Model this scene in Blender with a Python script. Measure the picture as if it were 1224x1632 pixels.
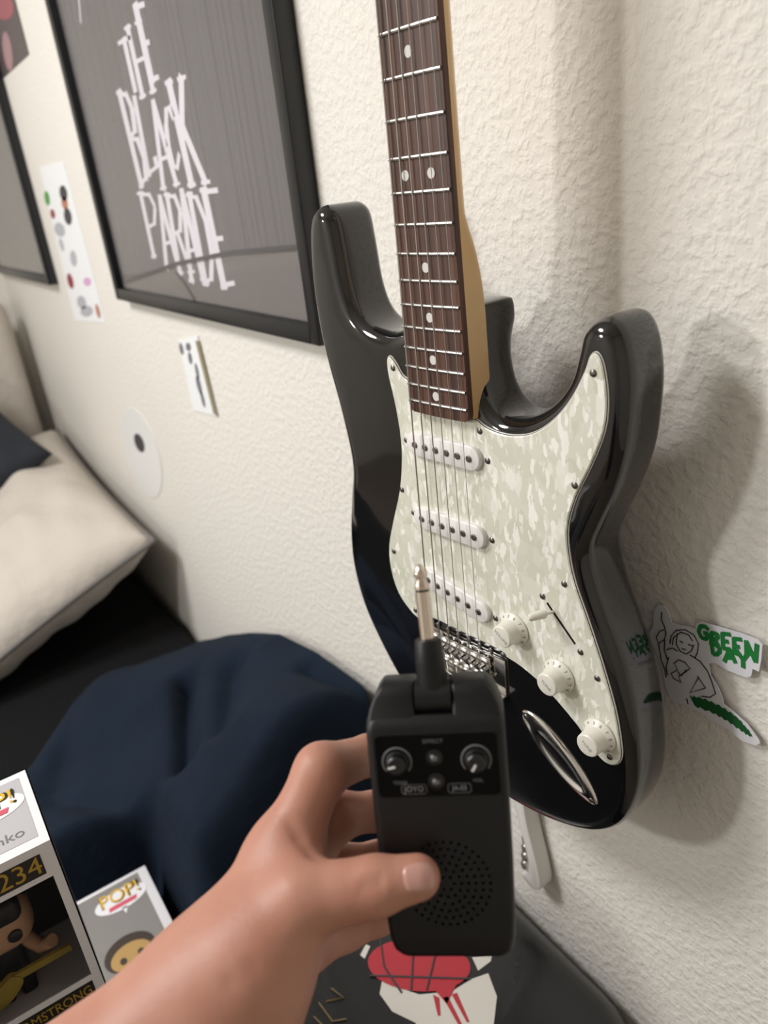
import bpy, bmesh, math, random
import numpy as np
from mathutils import Vector, Matrix, geometry

random.seed(7); rng = np.random.default_rng(7)
for o in list(bpy.data.objects): bpy.data.objects.remove(o)
scene = bpy.context.scene
COL = scene.collection

# ------------------------------------------------------------------ camera, light, exposure
F = 1230.0                                   # focal length in pixels of the 1224 x 1632 frame
CAM = np.array([0.0, -0.40, 1.40])           # 40 cm from the wall (wall face is y = 0)
M = np.array([[0.558333, 0.28196, -0.780232], [0.822846, -0.308119, 0.47748], [-0.105774, -0.908604, -0.404043]])
cd = bpy.data.cameras.new('camera'); cam = bpy.data.objects.new('camera', cd); COL.objects.link(cam)
cd.sensor_fit = 'HORIZONTAL'; cd.sensor_width = 36; cd.lens = F / 1224 * 36; cd.clip_start = 0.01
rx, ry, rz = M @ [1, 0, 0], M @ [0, -1, 0], M @ [0, 0, -1]
cam.matrix_world = Matrix(((rx[0], ry[0], rz[0], CAM[0]), (rx[1], ry[1], rz[1], CAM[1]), (rx[2], ry[2], rz[2], CAM[2]), (0, 0, 0, 1)))
cd.dof.use_dof = True; cd.dof.focus_distance = 0.50; cd.dof.aperture_fstop = 9.5
scene.camera = cam
w = bpy.data.worlds.new('world'); scene.world = w; w.use_nodes = True
w.node_tree.nodes['Background'].inputs[0].default_value = (0.9, 0.88, 0.85, 1)
w.node_tree.nodes['Background'].inputs[1].default_value = 0.05
vs = scene.view_settings
vs.view_transform = 'Standard'; vs.look = 'None'; vs.gamma = 1; vs.use_curve_mapping = False; vs.exposure = 0.0
scene.cycles.use_denoising = True
scene.cycles.max_bounces = 8

def light(name, kind, loc, energy, size, color, aim=None):
    l = bpy.data.lights.new(name, kind); l.energy = energy; l.color = color
    if kind == 'AREA': l.shape = 'DISK'; l.size = size
    else: l.shadow_soft_size = size
    o = bpy.data.objects.new(name, l); COL.objects.link(o); o.location = loc
    if aim is not None: o.rotation_euler = (Vector(aim) - Vector(loc)).to_track_quat('-Z', 'Y').to_euler()
    return o
light('bedroom_lamp_bulb', 'POINT', (-0.86, -1.38, 1.63), 20.5, 0.055, (1.0, 0.99, 0.98))
light('ceiling_light', 'AREA', (-1.2, -1.25, 2.42), 32.0, 0.6, (1.0, 0.992, 0.985), (-1.2, -1.2, 0))

# ------------------------------------------------------------------ helpers
def ray(x, y): return M @ np.array([(x - 612) / F, (y - 816) / F, 1.0])
def on_y(x, y, Y):                           # point of the picture on the vertical plane y = Y
    d = ray(x, y); return CAM + d * ((Y - CAM[1]) / d[1])
def at(x, y, z): return CAM + ray(x, y) * z  # point at camera depth z

def lin(h):
    h = h.lstrip('#'); c = [int(h[i:i + 2], 16) / 255 for i in (0, 2, 4)]
    return tuple(v / 12.92 if v <= .04045 else ((v + .055) / 1.055) ** 2.4 for v in c) + (1,)

def N(nt, t, **kw):
    n = nt.nodes.new(t)
    for k, v in kw.items():
        if k in n.inputs.keys() if isinstance(k, str) else False: n.inputs[k].default_value = v
        else: setattr(n, k, v)
    return n
def mat(name, col, rough=.5, metal=0., bump=None, var=None, coat=0., spec=.5, sub=0., sheen=0.):
    m = bpy.data.materials.new(name); m.use_nodes = True; nt = m.node_tree
    b = nt.nodes['Principled BSDF']
    c = lin(col) if isinstance(col, str) else tuple(col) + (1,)
    b.inputs['Base Color'].default_value = c; b.inputs['Roughness'].default_value = rough
    b.inputs['Metallic'].default_value = metal; b.inputs['Coat Weight'].default_value = coat
    b.inputs['Specular IOR Level'].default_value = spec
    if sub:
        b.inputs['Subsurface Weight'].default_value = sub; b.inputs['Subsurface Radius'].default_value = (.006, .0025, .0015)
        b.inputs['Subsurface Scale'].default_value = 1.0
    if sheen: b.inputs['Sheen Weight'].default_value = sheen
    tc = nt.nodes.new('ShaderNodeTexCoord')
    if var:                                  # (scale, other colour, detail)
        n = nt.nodes.new('ShaderNodeTexNoise'); n.inputs['Scale'].default_value = var[0]; n.inputs['Detail'].default_value = 4
        nt.links.new(tc.outputs['Object'], n.inputs['Vector'])
        r = nt.nodes.new('ShaderNodeValToRGB'); r.color_ramp.elements[0].position = .35; r.color_ramp.elements[1].position = .65
        r.color_ramp.elements[0].color = c; r.color_ramp.elements[1].color = lin(var[1])
        nt.links.new(n.outputs['Fac'], r.inputs[0]); nt.links.new(r.outputs[0], b.inputs['Base Color'])
    if bump:                                 # (scale, strength, distance)
        n = nt.nodes.new('ShaderNodeTexNoise'); n.inputs['Scale'].default_value = bump[0]; n.inputs['Detail'].default_value = 3
        nt.links.new(tc.outputs['Object'], n.inputs['Vector'])
        u = nt.nodes.new('ShaderNodeBump'); u.inputs['Strength'].default_value = bump[1]; u.inputs['Distance'].default_value = bump[2]
        nt.links.new(n.outputs['Fac'], u.inputs['Height']); nt.links.new(u.outputs[0], b.inputs['Normal'])
    return m

def clear_mat(name, tint=(1, 1, 1), rough=.02, refl=1.5):
    m = bpy.data.materials.new(name); m.use_nodes = True; nt = m.node_tree; nt.nodes.clear()
    out = nt.nodes.new('ShaderNodeOutputMaterial'); mx = nt.nodes.new('ShaderNodeMixShader')
    lw = nt.nodes.new('ShaderNodeLayerWeight'); lw.inputs[0].default_value = .5
    pw = nt.nodes.new('ShaderNodeMath'); pw.operation = 'POWER'; pw.inputs[1].default_value = 5; nt.links.new(lw.outputs['Facing'], pw.inputs[0])
    f0 = ((refl - 1) / (refl + 1)) ** 2
    fr = nt.nodes.new('ShaderNodeMath'); fr.operation = 'MULTIPLY_ADD'; fr.inputs[1].default_value = 1 - f0; fr.inputs[2].default_value = f0; nt.links.new(pw.outputs[0], fr.inputs[0])
    t = nt.nodes.new('ShaderNodeBsdfTransparent'); t.inputs[0].default_value = tuple(tint) + (1,)
    g = nt.nodes.new('ShaderNodeBsdfGlossy'); g.inputs['Roughness'].default_value = rough
    nt.links.new(fr.outputs[0], mx.inputs[0]); nt.links.new(t.outputs[0], mx.inputs[1]); nt.links.new(g.outputs[0], mx.inputs[2])
    nt.links.new(mx.outputs[0], out.inputs[0]); return m

class MB:
    """collects shapes for ONE mesh object"""
    def __init__(s): s.v = []; s.f = []; s.mi = []; s.cur = 0
    def add(s, vs, fs):
        k = len(s.v); s.v += [tuple(map(float, p)) for p in vs]
        for f in fs: s.f.append([i + k for i in f]); s.mi.append(s.cur)
        return s
    def box(s, lo, hi):
        x0, y0, z0 = lo; x1, y1, z1 = hi
        return s.add([(x0,y0,z0),(x1,y0,z0),(x1,y1,z0),(x0,y1,z0),(x0,y0,z1),(x1,y0,z1),(x1,y1,z1),(x0,y1,z1)],
                     [(0,3,2,1),(4,5,6,7),(0,1,5,4),(1,2,6,5),(2,3,7,6),(3,0,4,7)])
    def rings(s, rings, cap0=True, cap1=True, closed=True):
        n = len(rings[0]); vs = [p for r in rings for p in r]; fs = []
        for i in range(len(rings) - 1):
            for j in range(n if closed else n - 1):
                a, b = i * n + j, i * n + (j + 1) % n
                fs.append((a, b, b + n, a + n))
        if cap0: fs.append(tuple(range(n))[::-1])
        if cap1: fs.append(tuple(range((len(rings) - 1) * n, len(rings) * n)))
        return s.add(vs, fs)
    def tube(s, pts, rad, n=10, caps=True):
        pts = [Vector(p) for p in pts]; rad = rad if hasattr(rad, '__len__') else [rad] * len(pts)
        rs = []; up = None
        for i, p in enumerate(pts):
            d = (pts[min(i + 1, len(pts) - 1)] - pts[max(i - 1, 0)]).normalized()
            if up is None: up = d.orthogonal().normalized()
            up = (up - d * up.dot(d)).normalized(); q = d.cross(up)
            rs.append([p + (up * math.cos(a) + q * math.sin(a)) * rad[i] for a in [2 * math.pi * k / n for k in range(n)]])
        return s.rings(rs, caps, caps)
    def lathe(s, prof, o, ax, n=20):         # prof: list of (radius, distance along ax)
        ax = Vector(ax).normalized(); u = ax.orthogonal().normalized(); q = ax.cross(u); o = Vector(o)
        return s.rings([[o + ax * h + (u * math.cos(2*math.pi*k/n) + q * math.sin(2*math.pi*k/n)) * max(r, 1e-5) for k in range(n)] for r, h in prof])
    def quad(s, a, b, c, d): return s.add([a, b, c, d], [(0, 1, 2, 3)])
    def build(s, name, mats, parent=None, smooth=None, loc=None, bevel=None):
        me = bpy.data.meshes.new(name); me.from_pydata(s.v, [], s.f)
        for m in (mats if isinstance(mats, (list, tuple)) else [mats]): me.materials.append(m)
        me.polygons.foreach_set('material_index', s.mi)
        bm = bmesh.new(); bm.from_mesh(me)
        bmesh.ops.recalc_face_normals(bm, faces=bm.faces)
        if bevel:
            es = [e for e in bm.edges if len(e.link_faces) == 2 and e.calc_face_angle(0) > .6]
            bmesh.ops.bevel(bm, geom=es, offset=bevel[0], segments=bevel[1], profile=.5, affect='EDGES')
        bm.to_mesh(me); bm.free()
        if smooth is not None:
            me.polygons.foreach_set('use_smooth', [True] * len(me.polygons)); me.set_sharp_from_angle(angle=math.radians(smooth))
        return link(name, me, parent, loc)

def link(name, me, parent=None, loc=None):
    o = bpy.data.objects.new(name, me); COL.objects.link(o)
    if parent is not None: o.parent = parent
    if loc is not None: o.location = loc
    return o
def tag(o, label=None, cat=None, group=None, kind=None):
    for k, v in (('label', label), ('category', cat), ('group', group), ('kind', kind)):
        if v: o[k] = v
    return o
def thing(name, label, cat, loc=(0, 0, 0), rot=None, group=None):
    o = bpy.data.objects.new(name, None); COL.objects.link(o); o.location = loc; o.empty_display_size = .05
    if rot is not None: o.rotation_euler = rot
    return tag(o, label, cat, group)

def sstep(a, b, x): t = min(max((x - a) / (b - a), 0), 1); return t * t * (3 - 2 * t)
def spline(pts, per=6, closed=True):
    P = np.array(pts, float); n = len(P); out = []
    for i in range(n if closed else n - 1):
        if closed: a, b, c, d = P[i - 1], P[i], P[(i + 1) % n], P[(i + 2) % n]
        else: a, b, c, d = P[max(i - 1, 0)], P[i], P[i + 1], P[min(i + 2, n - 1)]
        for k in range(per):
            t = k / per
            out.append(.5 * ((2*b) + (c - a)*t + (2*a - 5*b + 4*c - d)*t*t + (-a + 3*b - 3*c + d)*t**3))
    if not closed: out.append(P[-1])
    return np.array(out)
def offset2(P, d, keep=None):                           # inward offset of a closed outline
    if keep is not None: d = d * np.array([keep(*p) for p in P])[:, None]
    T = np.roll(P, -1, 0) - np.roll(P, 1, 0); T /= np.linalg.norm(T, axis=1)[:, None] + 1e-12
    Nn = np.c_[-T[:, 1], T[:, 0]]
    area = .5 * np.sum(P[:, 0] * np.roll(P[:, 1], -1) - np.roll(P[:, 0], -1) * P[:, 1])
    return P + Nn * d * (1 if area > 0 else -1)
def rrect(w, h, r, n=5, cx=0, cy=0):
    out = []
    for sx, sy, a0 in ((1, 1, 0), (-1, 1, 90), (-1, -1, 180), (1, -1, 270)):
        for k in range(n + 1):
            a = math.radians(a0 + 90 * k / n)
            out.append((cx + sx * (w / 2 - r) + r * math.cos(a), cy + sy * (h / 2 - r) + r * math.sin(a)))
    return out

def text_part(name, body, size, m, parent, mtx, ext=.00005, align='CENTER', sx=1.0):
    cu = bpy.data.curves.new(name, 'FONT'); cu.body = body; cu.size = size; cu.align_x = align; cu.align_y = 'CENTER'; cu.extrude = ext
    cu.resolution_u = 3
    tmp = bpy.data.objects.new('tmp_text', cu); COL.objects.link(tmp)
    me = bpy.data.meshes.new_from_object(tmp); bpy.data.objects.remove(tmp); bpy.data.curves.remove(cu)
    me.transform(mtx @ Matrix.Diagonal((sx, 1, 1, 1))); me.materials.clear(); me.materials.append(m); me.name = name
    return link(name, me, parent)

# stroke lettering: polylines in a unit square (x right, y up), drawn as thick strokes with serifs
GL = {
 'T': [[(.0,.97),(1,.97)], [(.5,1),(.5,0)]], 'H': [[(.15,1),(.15,0)], [(.85,1),(.85,0)], [(.15,.5),(.85,.5)]],
 'E': [[(.2,1),(.2,0)], [(.2,.97),(.95,.97)], [(.2,.5),(.75,.5)], [(.2,.03),(.95,.03)]],
 'B': [[(.2,1),(.2,0)], [(.2,.97),(.65,.95),(.85,.8),(.7,.57),(.2,.52)], [(.2,.52),(.75,.47),(.95,.25),(.75,.05),(.2,.03)]],
 'L': [[(.2,1),(.2,0)], [(.2,.03),(.95,.03),(.95,.15)]], 'A': [[(.05,0),(.5,1)], [(.5,1),(.95,0)], [(.25,.35),(.78,.35)]],
 'C': [[(.95,.8),(.75,.97),(.4,.95),(.15,.7),(.1,.4),(.25,.1),(.6,.02),(.95,.2)]],
 'K': [[(.2,1),(.2,0)], [(.9,1),(.25,.45)], [(.4,.58),(.95,0)]],
 'P': [[(.2,1),(.2,0)], [(.2,.97),(.7,.95),(.92,.75),(.7,.5),(.2,.46)]],
 'R': [[(.2,1),(.2,0)], [(.2,.97),(.7,.95),(.9,.77),(.7,.54),(.2,.5)], [(.5,.5),(.95,0)]],
 'D': [[(.2,1),(.2,0)], [(.2,.97),(.6,.93),(.92,.65),(.92,.35),(.6,.06),(.2,.03)]],
 'G': [[(.95,.8),(.7,.97),(.3,.9),(.08,.5),(.3,.08),(.7,.03),(.95,.25),(.95,.48),(.55,.48)]],
 'N': [[(.12,0),(.12,1)], [(.12,1),(.88,0)], [(.88,0),(.88,1)]], 'Y': [[(.05,1),(.5,.45)], [(.95,1),(.5,.45)], [(.5,.45),(.5,0)]],
 'I': [[(.5,1),(.5,0)]], 'O': [[(.5,1),(.9,.8),(.97,.5),(.9,.2),(.5,0),(.1,.2),(.03,.5),(.1,.8),(.5,1)]],
}
def glyph(mb, ch, quad, thick, plane_n, serif=True, lift=0.0):
    TL, TR, BR, BL = [np.array(q, float) for q in quad]; nrm = np.array(plane_n, float)
    cnt = [0]
    def mp(x, y): return (TL * (1 - x) * y + TR * x * y + BR * x * (1 - y) + BL * (1 - x) * (1 - y)) + nrm * lift
    def stroke(a, b, th):
        a, b = mp(*a), mp(*b); d = b - a; L = np.linalg.norm(d)
        if L < 1e-9: return
        d /= L
        if serif: th = th * (.30 + .70 * abs(d[2]) ** 3)
        s = np.cross(nrm, d) * th / 2; a2, b2 = a - d * th * .12, b + d * th * .12
        up_ = nrm * (.00004 * cnt[0]); cnt[0] += 1
        mb.quad(a2 - s + up_, b2 - s + up_, b2 + s + up_, a2 + s + up_)
    for pl in GL[ch]:
        for a, b in zip(pl, pl[1:]): stroke(a, b, thick)
        if serif:
            for q in (pl[0], pl[-1]):
                if q[1] in (0, 1): stroke((q[0] - .22, min(max(q[1], .012), .988)), (q[0] + .22, min(max(q[1], .012), .988)), thick * .8)

# ------------------------------------------------------------------ materials of the room
def wall_material():
    m = bpy.data.materials.new('orange_peel_plaster'); m.use_nodes = True; nt = m.node_tree; b = nt.nodes['Principled BSDF']
    tc = nt.nodes.new('ShaderNodeTexCoord')
    def noise(sc, det, dist=0.):
        n = nt.nodes.new('ShaderNodeTexNoise'); n.inputs['Scale'].default_value = sc; n.inputs['Detail'].default_value = det
        n.inputs['Distortion'].default_value = dist; nt.links.new(tc.outputs['Object'], n.inputs['Vector']); return n
    a = noise(125, 2, .15); c = noise(300, 2)
    r = nt.nodes.new('ShaderNodeMapRange'); r.inputs[1].default_value = .36; r.inputs[2].default_value = .70; r.interpolation_type = 'SMOOTHSTEP'
    nt.links.new(a.outputs['Fac'], r.inputs[0])
    s = nt.nodes.new('ShaderNodeMath'); s.operation = 'MULTIPLY_ADD'; s.inputs[1].default_value = .35
    nt.links.new(c.outputs['Fac'], s.inputs[0]); nt.links.new(r.outputs[0], s.inputs[2])
    u = nt.nodes.new('ShaderNodeBump'); u.inputs['Strength'].default_value = .45; u.inputs['Distance'].default_value = .0016
    nt.links.new(s.outputs[0], u.inputs['Height']); nt.links.new(u.outputs[0], b.inputs['Normal'])
    g = noise(3, 2); rp = nt.nodes.new('ShaderNodeValToRGB')
    rp.color_ramp.elements[0].color = lin('e6e2da'); rp.color_ramp.elements[1].color = lin('ebe7e0')
    nt.links.new(g.outputs['Fac'], rp.inputs[0]); nt.links.new(rp.outputs[0], b.inputs['Base Color'])
    b.inputs['Roughness'].default_value = .62; b.inputs['Specular IOR Level'].default_value = .3
    return m
WALL = wall_material()
PLAIN = mat('plain_wall_paint', 'e8e4dc', .8)
BLACKGLOSS = mat('black_lacquer', (.006, .006, .007), .09, coat=.6)
BLACKFRAME = mat('black_frame_paint', '16171a', .32, bump=(60, .1, .001))
CHROME = mat('chrome', (.78, .77, .75), .12, 1.0)
STEEL = mat('brushed_steel', (.62, .60, .57), .28, 1.0)
DARKSTEEL = mat('dark_steel', (.20, .19, .18), .35, 1.0)
NICKEL = mat('nickel_plug', (.74, .64, .55), .2, 1.0)
WHITEPL = mat('white_plastic', 'eceae8', .3)
AGEDPL = mat('aged_white_plastic', 'e4e1d6', .35)
GLASS = clear_mat('acrylic_glazing', (1, 1, 1), .03, 1.45)
FILM = clear_mat('clear_film', (.96, .96, .96), .08, 1.4)

# ------------------------------------------------------------------ the room
RX0, RX1, RY0, RZ1 = -2.78, 1.6, -2.6, 2.5
def slab(name, lo, hi, m): return tag(MB().box(lo, hi).build(name, m), kind='structure')
slab('wall_back', (RX0 - .1, 0, 0), (RX1 + .1, .1, RZ1), WALL)
slab('wall_left', (RX0 - .1, RY0, 0), (RX0, 0, RZ1), PLAIN)
slab('wall_right', (RX1, RY0, 0), (RX1 + .1, 0, RZ1), PLAIN)
slab('wall_front', (RX0 - .1, RY0 - .1, 0), (RX1 + .1, RY0, RZ1), PLAIN)
slab('ceiling', (RX0 - .1, RY0 - .1, RZ1), (RX1 + .1, .1, RZ1 + .1), PLAIN)
slab('floor', (RX0 - .1, RY0 - .1, -.1), (RX1 + .1, .1, 0), mat('carpet', '8a7f72', .95, bump=(300, .6, .004)))

# ------------------------------------------------------------------ guitar
YAW = math.atan2(.1292, .9916)
NUT = np.array([-0.40002, 0.29430 - .40, 0.30912 + 1.40])
guitar = thing('electric_guitar', 'glossy black electric guitar with pearl white pickguard hanging on the wall', 'guitar',
               (NUT[0], NUT[1], NUT[2] - .790), (0, 0, YAW))
def G(u, v, w): return (u / 1000, -w / 1000, (790 - v) / 1000)      # mm along fretboard plane -> guitar space
TOP, BACK = -10.0, -55.0
OUT = [(20,392.5),(24.3,396),(25.2,404),(25.4,418),(26.2,434),(29.6,447),(37,457),(49,461.5),(66,458),(84,446.5),(96,431),(101.5,415),(104.5,404),(110,397),(118,394),
       (126,396),(132,405),(135.5,420),(136.5,438),(134,468),(127,494),(116.5,519),(110.5,536),(112,552),(118,570),(127,591),(137,616),(145,651),
       (149,690),(146,718),(136,744),(119,763),(97,775),(68,783.5),(35,788),(0,789.5),(-35,788.5),(-70,781),(-100,766),(-126,745),(-147,719),(-161,691),
       (-164,660),(-159,630),(-149,603),(-131,561),(-120,527),(-125,483),(-135,438),(-139,400),(-138,372),(-134,347),(-128,334),(-118,328.5),(-109,330),(-103,338),
       (-100,359),(-97,385),(-90,402),(-76,412),(-57,415),(-42,411),(-31,405.5),(-27,399),(-22,392.5),(0,392)]
body2 = spline(OUT, 5)
def front_w(u, v):                           # forearm contour: the bass side of the lower bout falls away
    e = (-(u + 88) * .86 + (v - 640) * .51)
    if v < 560: e -= (560 - v) * 1.2
    s = e / 16.0
    return -16 * .30 * (math.log1p(math.exp(min(s, 30))) if s < 30 else s)
def pocket(u, v): return .12 + .88 * max(sstep(404, 430, v), sstep(30, 44, abs(u)))
def make_body():
    R = 11.0; rings = []
    for k in range(7):
        a = math.pi / 2 * k / 6; rings.append((R * (1 - math.sin(a)), TOP - R * (1 - math.cos(a)), 1.0))
    rings.append((0, -33, .5))
    for k in range(7):
        a = math.pi / 2 * k / 6; rings.append((R * (1 - math.cos(a)), BACK + R * (1 - math.sin(a)), 0.0))
    b = MB(); n = len(body2); rr = []
    for ins, ww, fr in rings:
        P = offset2(body2, ins, pocket)
        rr.append([G(p[0], p[1], ww + front_w(p[0], p[1]) * fr) for p in P])
    b.rings(rr, False, False)
    P0 = offset2(body2, R, pocket)
    # front cap: triangulation with inner points so that the contour can fall away
    pts = [Vector((float(p[0]), float(p[1]))) for p in P0]; nb = len(pts)
    from math import floor
    def inside(x, y):
        c = False
        for i in range(nb):
            a, q = pts[i], pts[i - 1]
            if (a.y > y) != (q.y > y) and x < (q.x - a.x) * (y - a.y) / (q.y - a.y) + a.x: c = not c
        return c
    arr = np.array([(p.x, p.y) for p in pts]); inner = []
    for iy in range(325, 790, 9):
        for ix in range(-160, 150, 9):
            if np.min(np.hypot(arr[:, 0] - ix, arr[:, 1] - iy)) > 5 and inside(ix, iy): inner.append(Vector((ix, iy)))
    vo, eo, fo, *_ = geometry.delaunay_2d_cdt(pts + inner, [], [list(range(nb))], 1, 1e-5)
    b.add([G(p.x, p.y, TOP + front_w(p.x, p.y)) for p in vo], [tuple(f) for f in fo])
    Pb = offset2(body2, R, pocket)
    tri = geometry.tessellate_polygon([[Vector((float(p[0]), float(p[1]), 0)) for p in Pb]])
    b.add([G(p[0], p[1], BACK) for p in Pb], [tuple(x) for x in tri])
    o = b.build('body', BLACKGLOSS, guitar)
    bm = bmesh.new(); bm.from_mesh(o.data); bmesh.ops.remove_doubles(bm, verts=bm.verts, dist=2e-5)
    bmesh.ops.recalc_face_normals(bm, faces=bm.faces); bm.to_mesh(o.data); bm.free()
    o.data.polygons.foreach_set('use_smooth', [True] * len(o.data.polygons)); o.data.set_sharp_from_angle(angle=math.radians(35))
    return o
g_body = make_body(); g_body['label'] = 'black lacquered double-cutaway body'

# neck, fretboard, frets, dots
MAPLE = mat('amber_maple', 'e6c28e', .35, var=(25, 'dcb57e'), coat=.3)
def fretboard_mat():
    m = bpy.data.materials.new('rosewood'); m.use_nodes = True; nt = m.node_tree; b = nt.nodes['Principled BSDF']
    tc = nt.nodes.new('ShaderNodeTexCoord'); mp = nt.nodes.new('ShaderNodeMapping'); mp.inputs['Scale'].default_value = (420, 420, 14)
    n = nt.nodes.new('ShaderNodeTexNoise'); n.inputs['Scale'].default_value = 1; n.inputs['Detail'].default_value = 4
    nt.links.new(tc.outputs['Object'], mp.inputs[0]); nt.links.new(mp.outputs[0], n.inputs['Vector'])
    r = nt.nodes.new('ShaderNodeValToRGB'); r.color_ramp.elements[0].position = .3; r.color_ramp.elements[1].position = .72
    r.color_ramp.elements[0].color = lin('33201b'); r.color_ramp.elements[1].color = lin('6b4636')
    nt.links.new(n.outputs['Fac'], r.inputs[0]); nt.links.new(r.outputs[0], b.inputs['Base Color'])
    b.inputs['Roughness'].default_value = .5; return m
ROSE = fretboard_mat(); FRETM = mat('fret_wire', (.50, .48, .46), .38, 1.0)
def hw(v): return (42 + 14 * max(v, -5) / 455) / 2
rr = []
for v in [-4] + list(range(10, 330, 20)) + list(range(330, 410, 8)) + [430, 462]:
    h = hw(v); sq = sstep(335, 398, v); ex = 2.1 + 9 * sq; dep = 15 + 2 * v / 455 + 3.6 * sq; ring = []
    for k in range(25):
        a = math.pi * k / 24; c, s = math.cos(a), math.sin(a)
        ring.append(G(h * math.copysign(abs(c) ** (2 / ex), c), v, -6 - dep * abs(s) ** (2 / ex)))
    rr.append(ring)
neck = MB().rings(rr).build('neck', MAPLE, guitar, 40); neck['label'] = 'amber maple neck'
rr = []
fend = 463.5
for v, k in [(1.5, 1)] + [(x, 1) for x in range(20, 460, 20)] + [(457, 1), (460, .985), (462.3, .94), (fend, .86)]:
    h = hw(v) * k; ring = [G(h, v, -6), G(h, v, -2.4), G(h - .5, v, -1.7)]
    for j in range(1, 8): x = h - .5 - (2 * h - 1) * j / 8; ring.append(G(x, v, -.9 - .9 * (x / h) ** 2))
    ring += [G(-h + .5, v, -1.7), G(-h, v, -2.4), G(-h, v, -6)]; rr.append(ring)
MB().rings(rr).build('fretboard', ROSE, neck, 35)
for n_ in range(1, 22):
    v = 647.7 * (1 - 2 ** (-n_ / 12)); h = hw(v) - 1.2; pts = []
    for j in range(9): x = -h + 2 * h * j / 8; pts.append(G(x, v, -.55 - .9 * (x / h) ** 2))
    MB().tube(pts, .00115, 8).build('fret', FRETM, neck, 40)
PEARL = mat('pearl_dot', 'dcdad6', .25)
for n_ in (3, 5, 7, 9, 12, 15, 17, 19, 21):
    v = 647.7 * (1 - (2 ** (-n_ / 12) + 2 ** (-(n_ - 1) / 12)) / 2)
    for u in ((-11, 11) if n_ == 12 else (0,)):
        MB().lathe([(3.1e-3, 0), (3.1e-3, .25e-3)], G(u, v, -1.05), (0, -1, 0), 16).build('inlay_dot', PEARL, neck)
MB().box(G(-21, 1.5, -6), G(21, -3, .6)).build('nut', AGEDPL, neck)
# headstock (above the frame)
hs = spline([(21,-3),(24,-22),(34,-45),(36,-80),(33,-120),(30,-160),(20,-182),(0,-187),(-16,-176),(-22,-150),(-26,-100),(-27,-60),(-25,-25),(-21,-3)], 3)
MB().rings([[G(p[0], p[1], -6) for p in hs], [G(p[0], p[1], -20) for p in hs]]).build('headstock', MAPLE, neck, 35)
for k in range(6):
    MB().lathe([(4.5e-3, 0), (4.5e-3, 2e-3), (2.8e-3, 2.2e-3), (2.8e-3, 11e-3), (3.4e-3, 12e-3)], G(-18 + 0 * k, -30 - 24 * k, -6), (0, -1, 0), 12).build('tuner_post', CHROME, neck)
    MB().tube([G(-26, -30 - 24 * k, -14), G(-36, -30 - 24 * k, -14)], .002, 8).lathe([(1e-3, 0), (6e-3, 1e-3), (6e-3, 9e-3), (2e-3, 11e-3)], G(-36, -30 - 24 * k, -14), (-1, 0, 0), 12).build('tuner_button', CHROME, neck, 40)

# pickguard, three-ply
def pearl_mat():
    m = bpy.data.materials.new('pearloid'); m.use_nodes = True; nt = m.node_tree; b = nt.nodes['Principled BSDF']
    tc = nt.nodes.new('ShaderNodeTexCoord'); mp = nt.nodes.new('ShaderNodeMapping'); mp.inputs['Rotation'].default_value = (0, .5, 0); mp.inputs['Scale'].default_value = (1.25, 1, .8)
    nt.links.new(tc.outputs['Object'], mp.inputs[0])
    def flakes(rot, scl, vs_):
        q = nt.nodes.new('ShaderNodeMapping'); q.inputs['Rotation'].default_value = (0, rot, 0); q.inputs['Scale'].default_value = scl
        nt.links.new(tc.outputs['Object'], q.inputs[0])
        d = nt.nodes.new('ShaderNodeTexNoise'); d.inputs['Scale'].default_value = 150; d.inputs['Detail'].default_value = 2
        nt.links.new(q.outputs[0], d.inputs['Vector'])
        mx = nt.nodes.new('ShaderNodeMix'); mx.data_type = 'RGBA'; mx.blend_type = 'LINEAR_LIGHT'; mx.inputs[0].default_value = .0035
        nt.links.new(q.outputs[0], mx.inputs[6]); nt.links.new(d.outputs['Color'], mx.inputs[7])
        v = nt.nodes.new('ShaderNodeTexVoronoi'); v.feature = 'F1'; v.inputs['Scale'].default_value = vs_
        nt.links.new(mx.outputs[2], v.inputs['Vector'])
        sp = nt.nodes.new('ShaderNodeSeparateColor'); nt.links.new(v.outputs['Color'], sp.inputs[0]); return sp.outputs[0]
    r = nt.nodes.new('ShaderNodeValToRGB'); e = r.color_ramp.elements
    e[0].position = 0; e[0].color = lin('d3d4c2'); e[1].position = 1; e[1].color = lin('e2e2d5')
    nt.links.new(flakes(.2, (1, 1, 1), 80), r.inputs[0]); prev = r.outputs[0]
    for rot, scl, vs_, lo_ in ((.6, (1, 1, .34), 300, .86), (-.45, (1, 1, .38), 330, .88), (1.3, (1, 1, .42), 360, .90), (.15, (1, 1, .5), 170, .93)):
        rg = nt.nodes.new('ShaderNodeMapRange'); rg.inputs[1].default_value = lo_; rg.inputs[2].default_value = lo_ + .10
        nt.links.new(flakes(rot, scl, vs_), rg.inputs[0])
        m2 = nt.nodes.new('ShaderNodeMix'); m2.data_type = 'RGBA'; m2.inputs[7].default_value = lin('fbfaf3')
        nt.links.new(rg.outputs[0], m2.inputs[0]); nt.links.new(prev, m2.inputs[6]); prev = m2.outputs[2]
    nt.links.new(prev, b.inputs['Base Color'])
    b.inputs['Roughness'].default_value = .22; return m
PEARLG = pearl_mat(); PLYB = mat('black_ply', '101010', .4); PLYW = mat('white_ply', 'dedcd6', .4)
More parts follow.
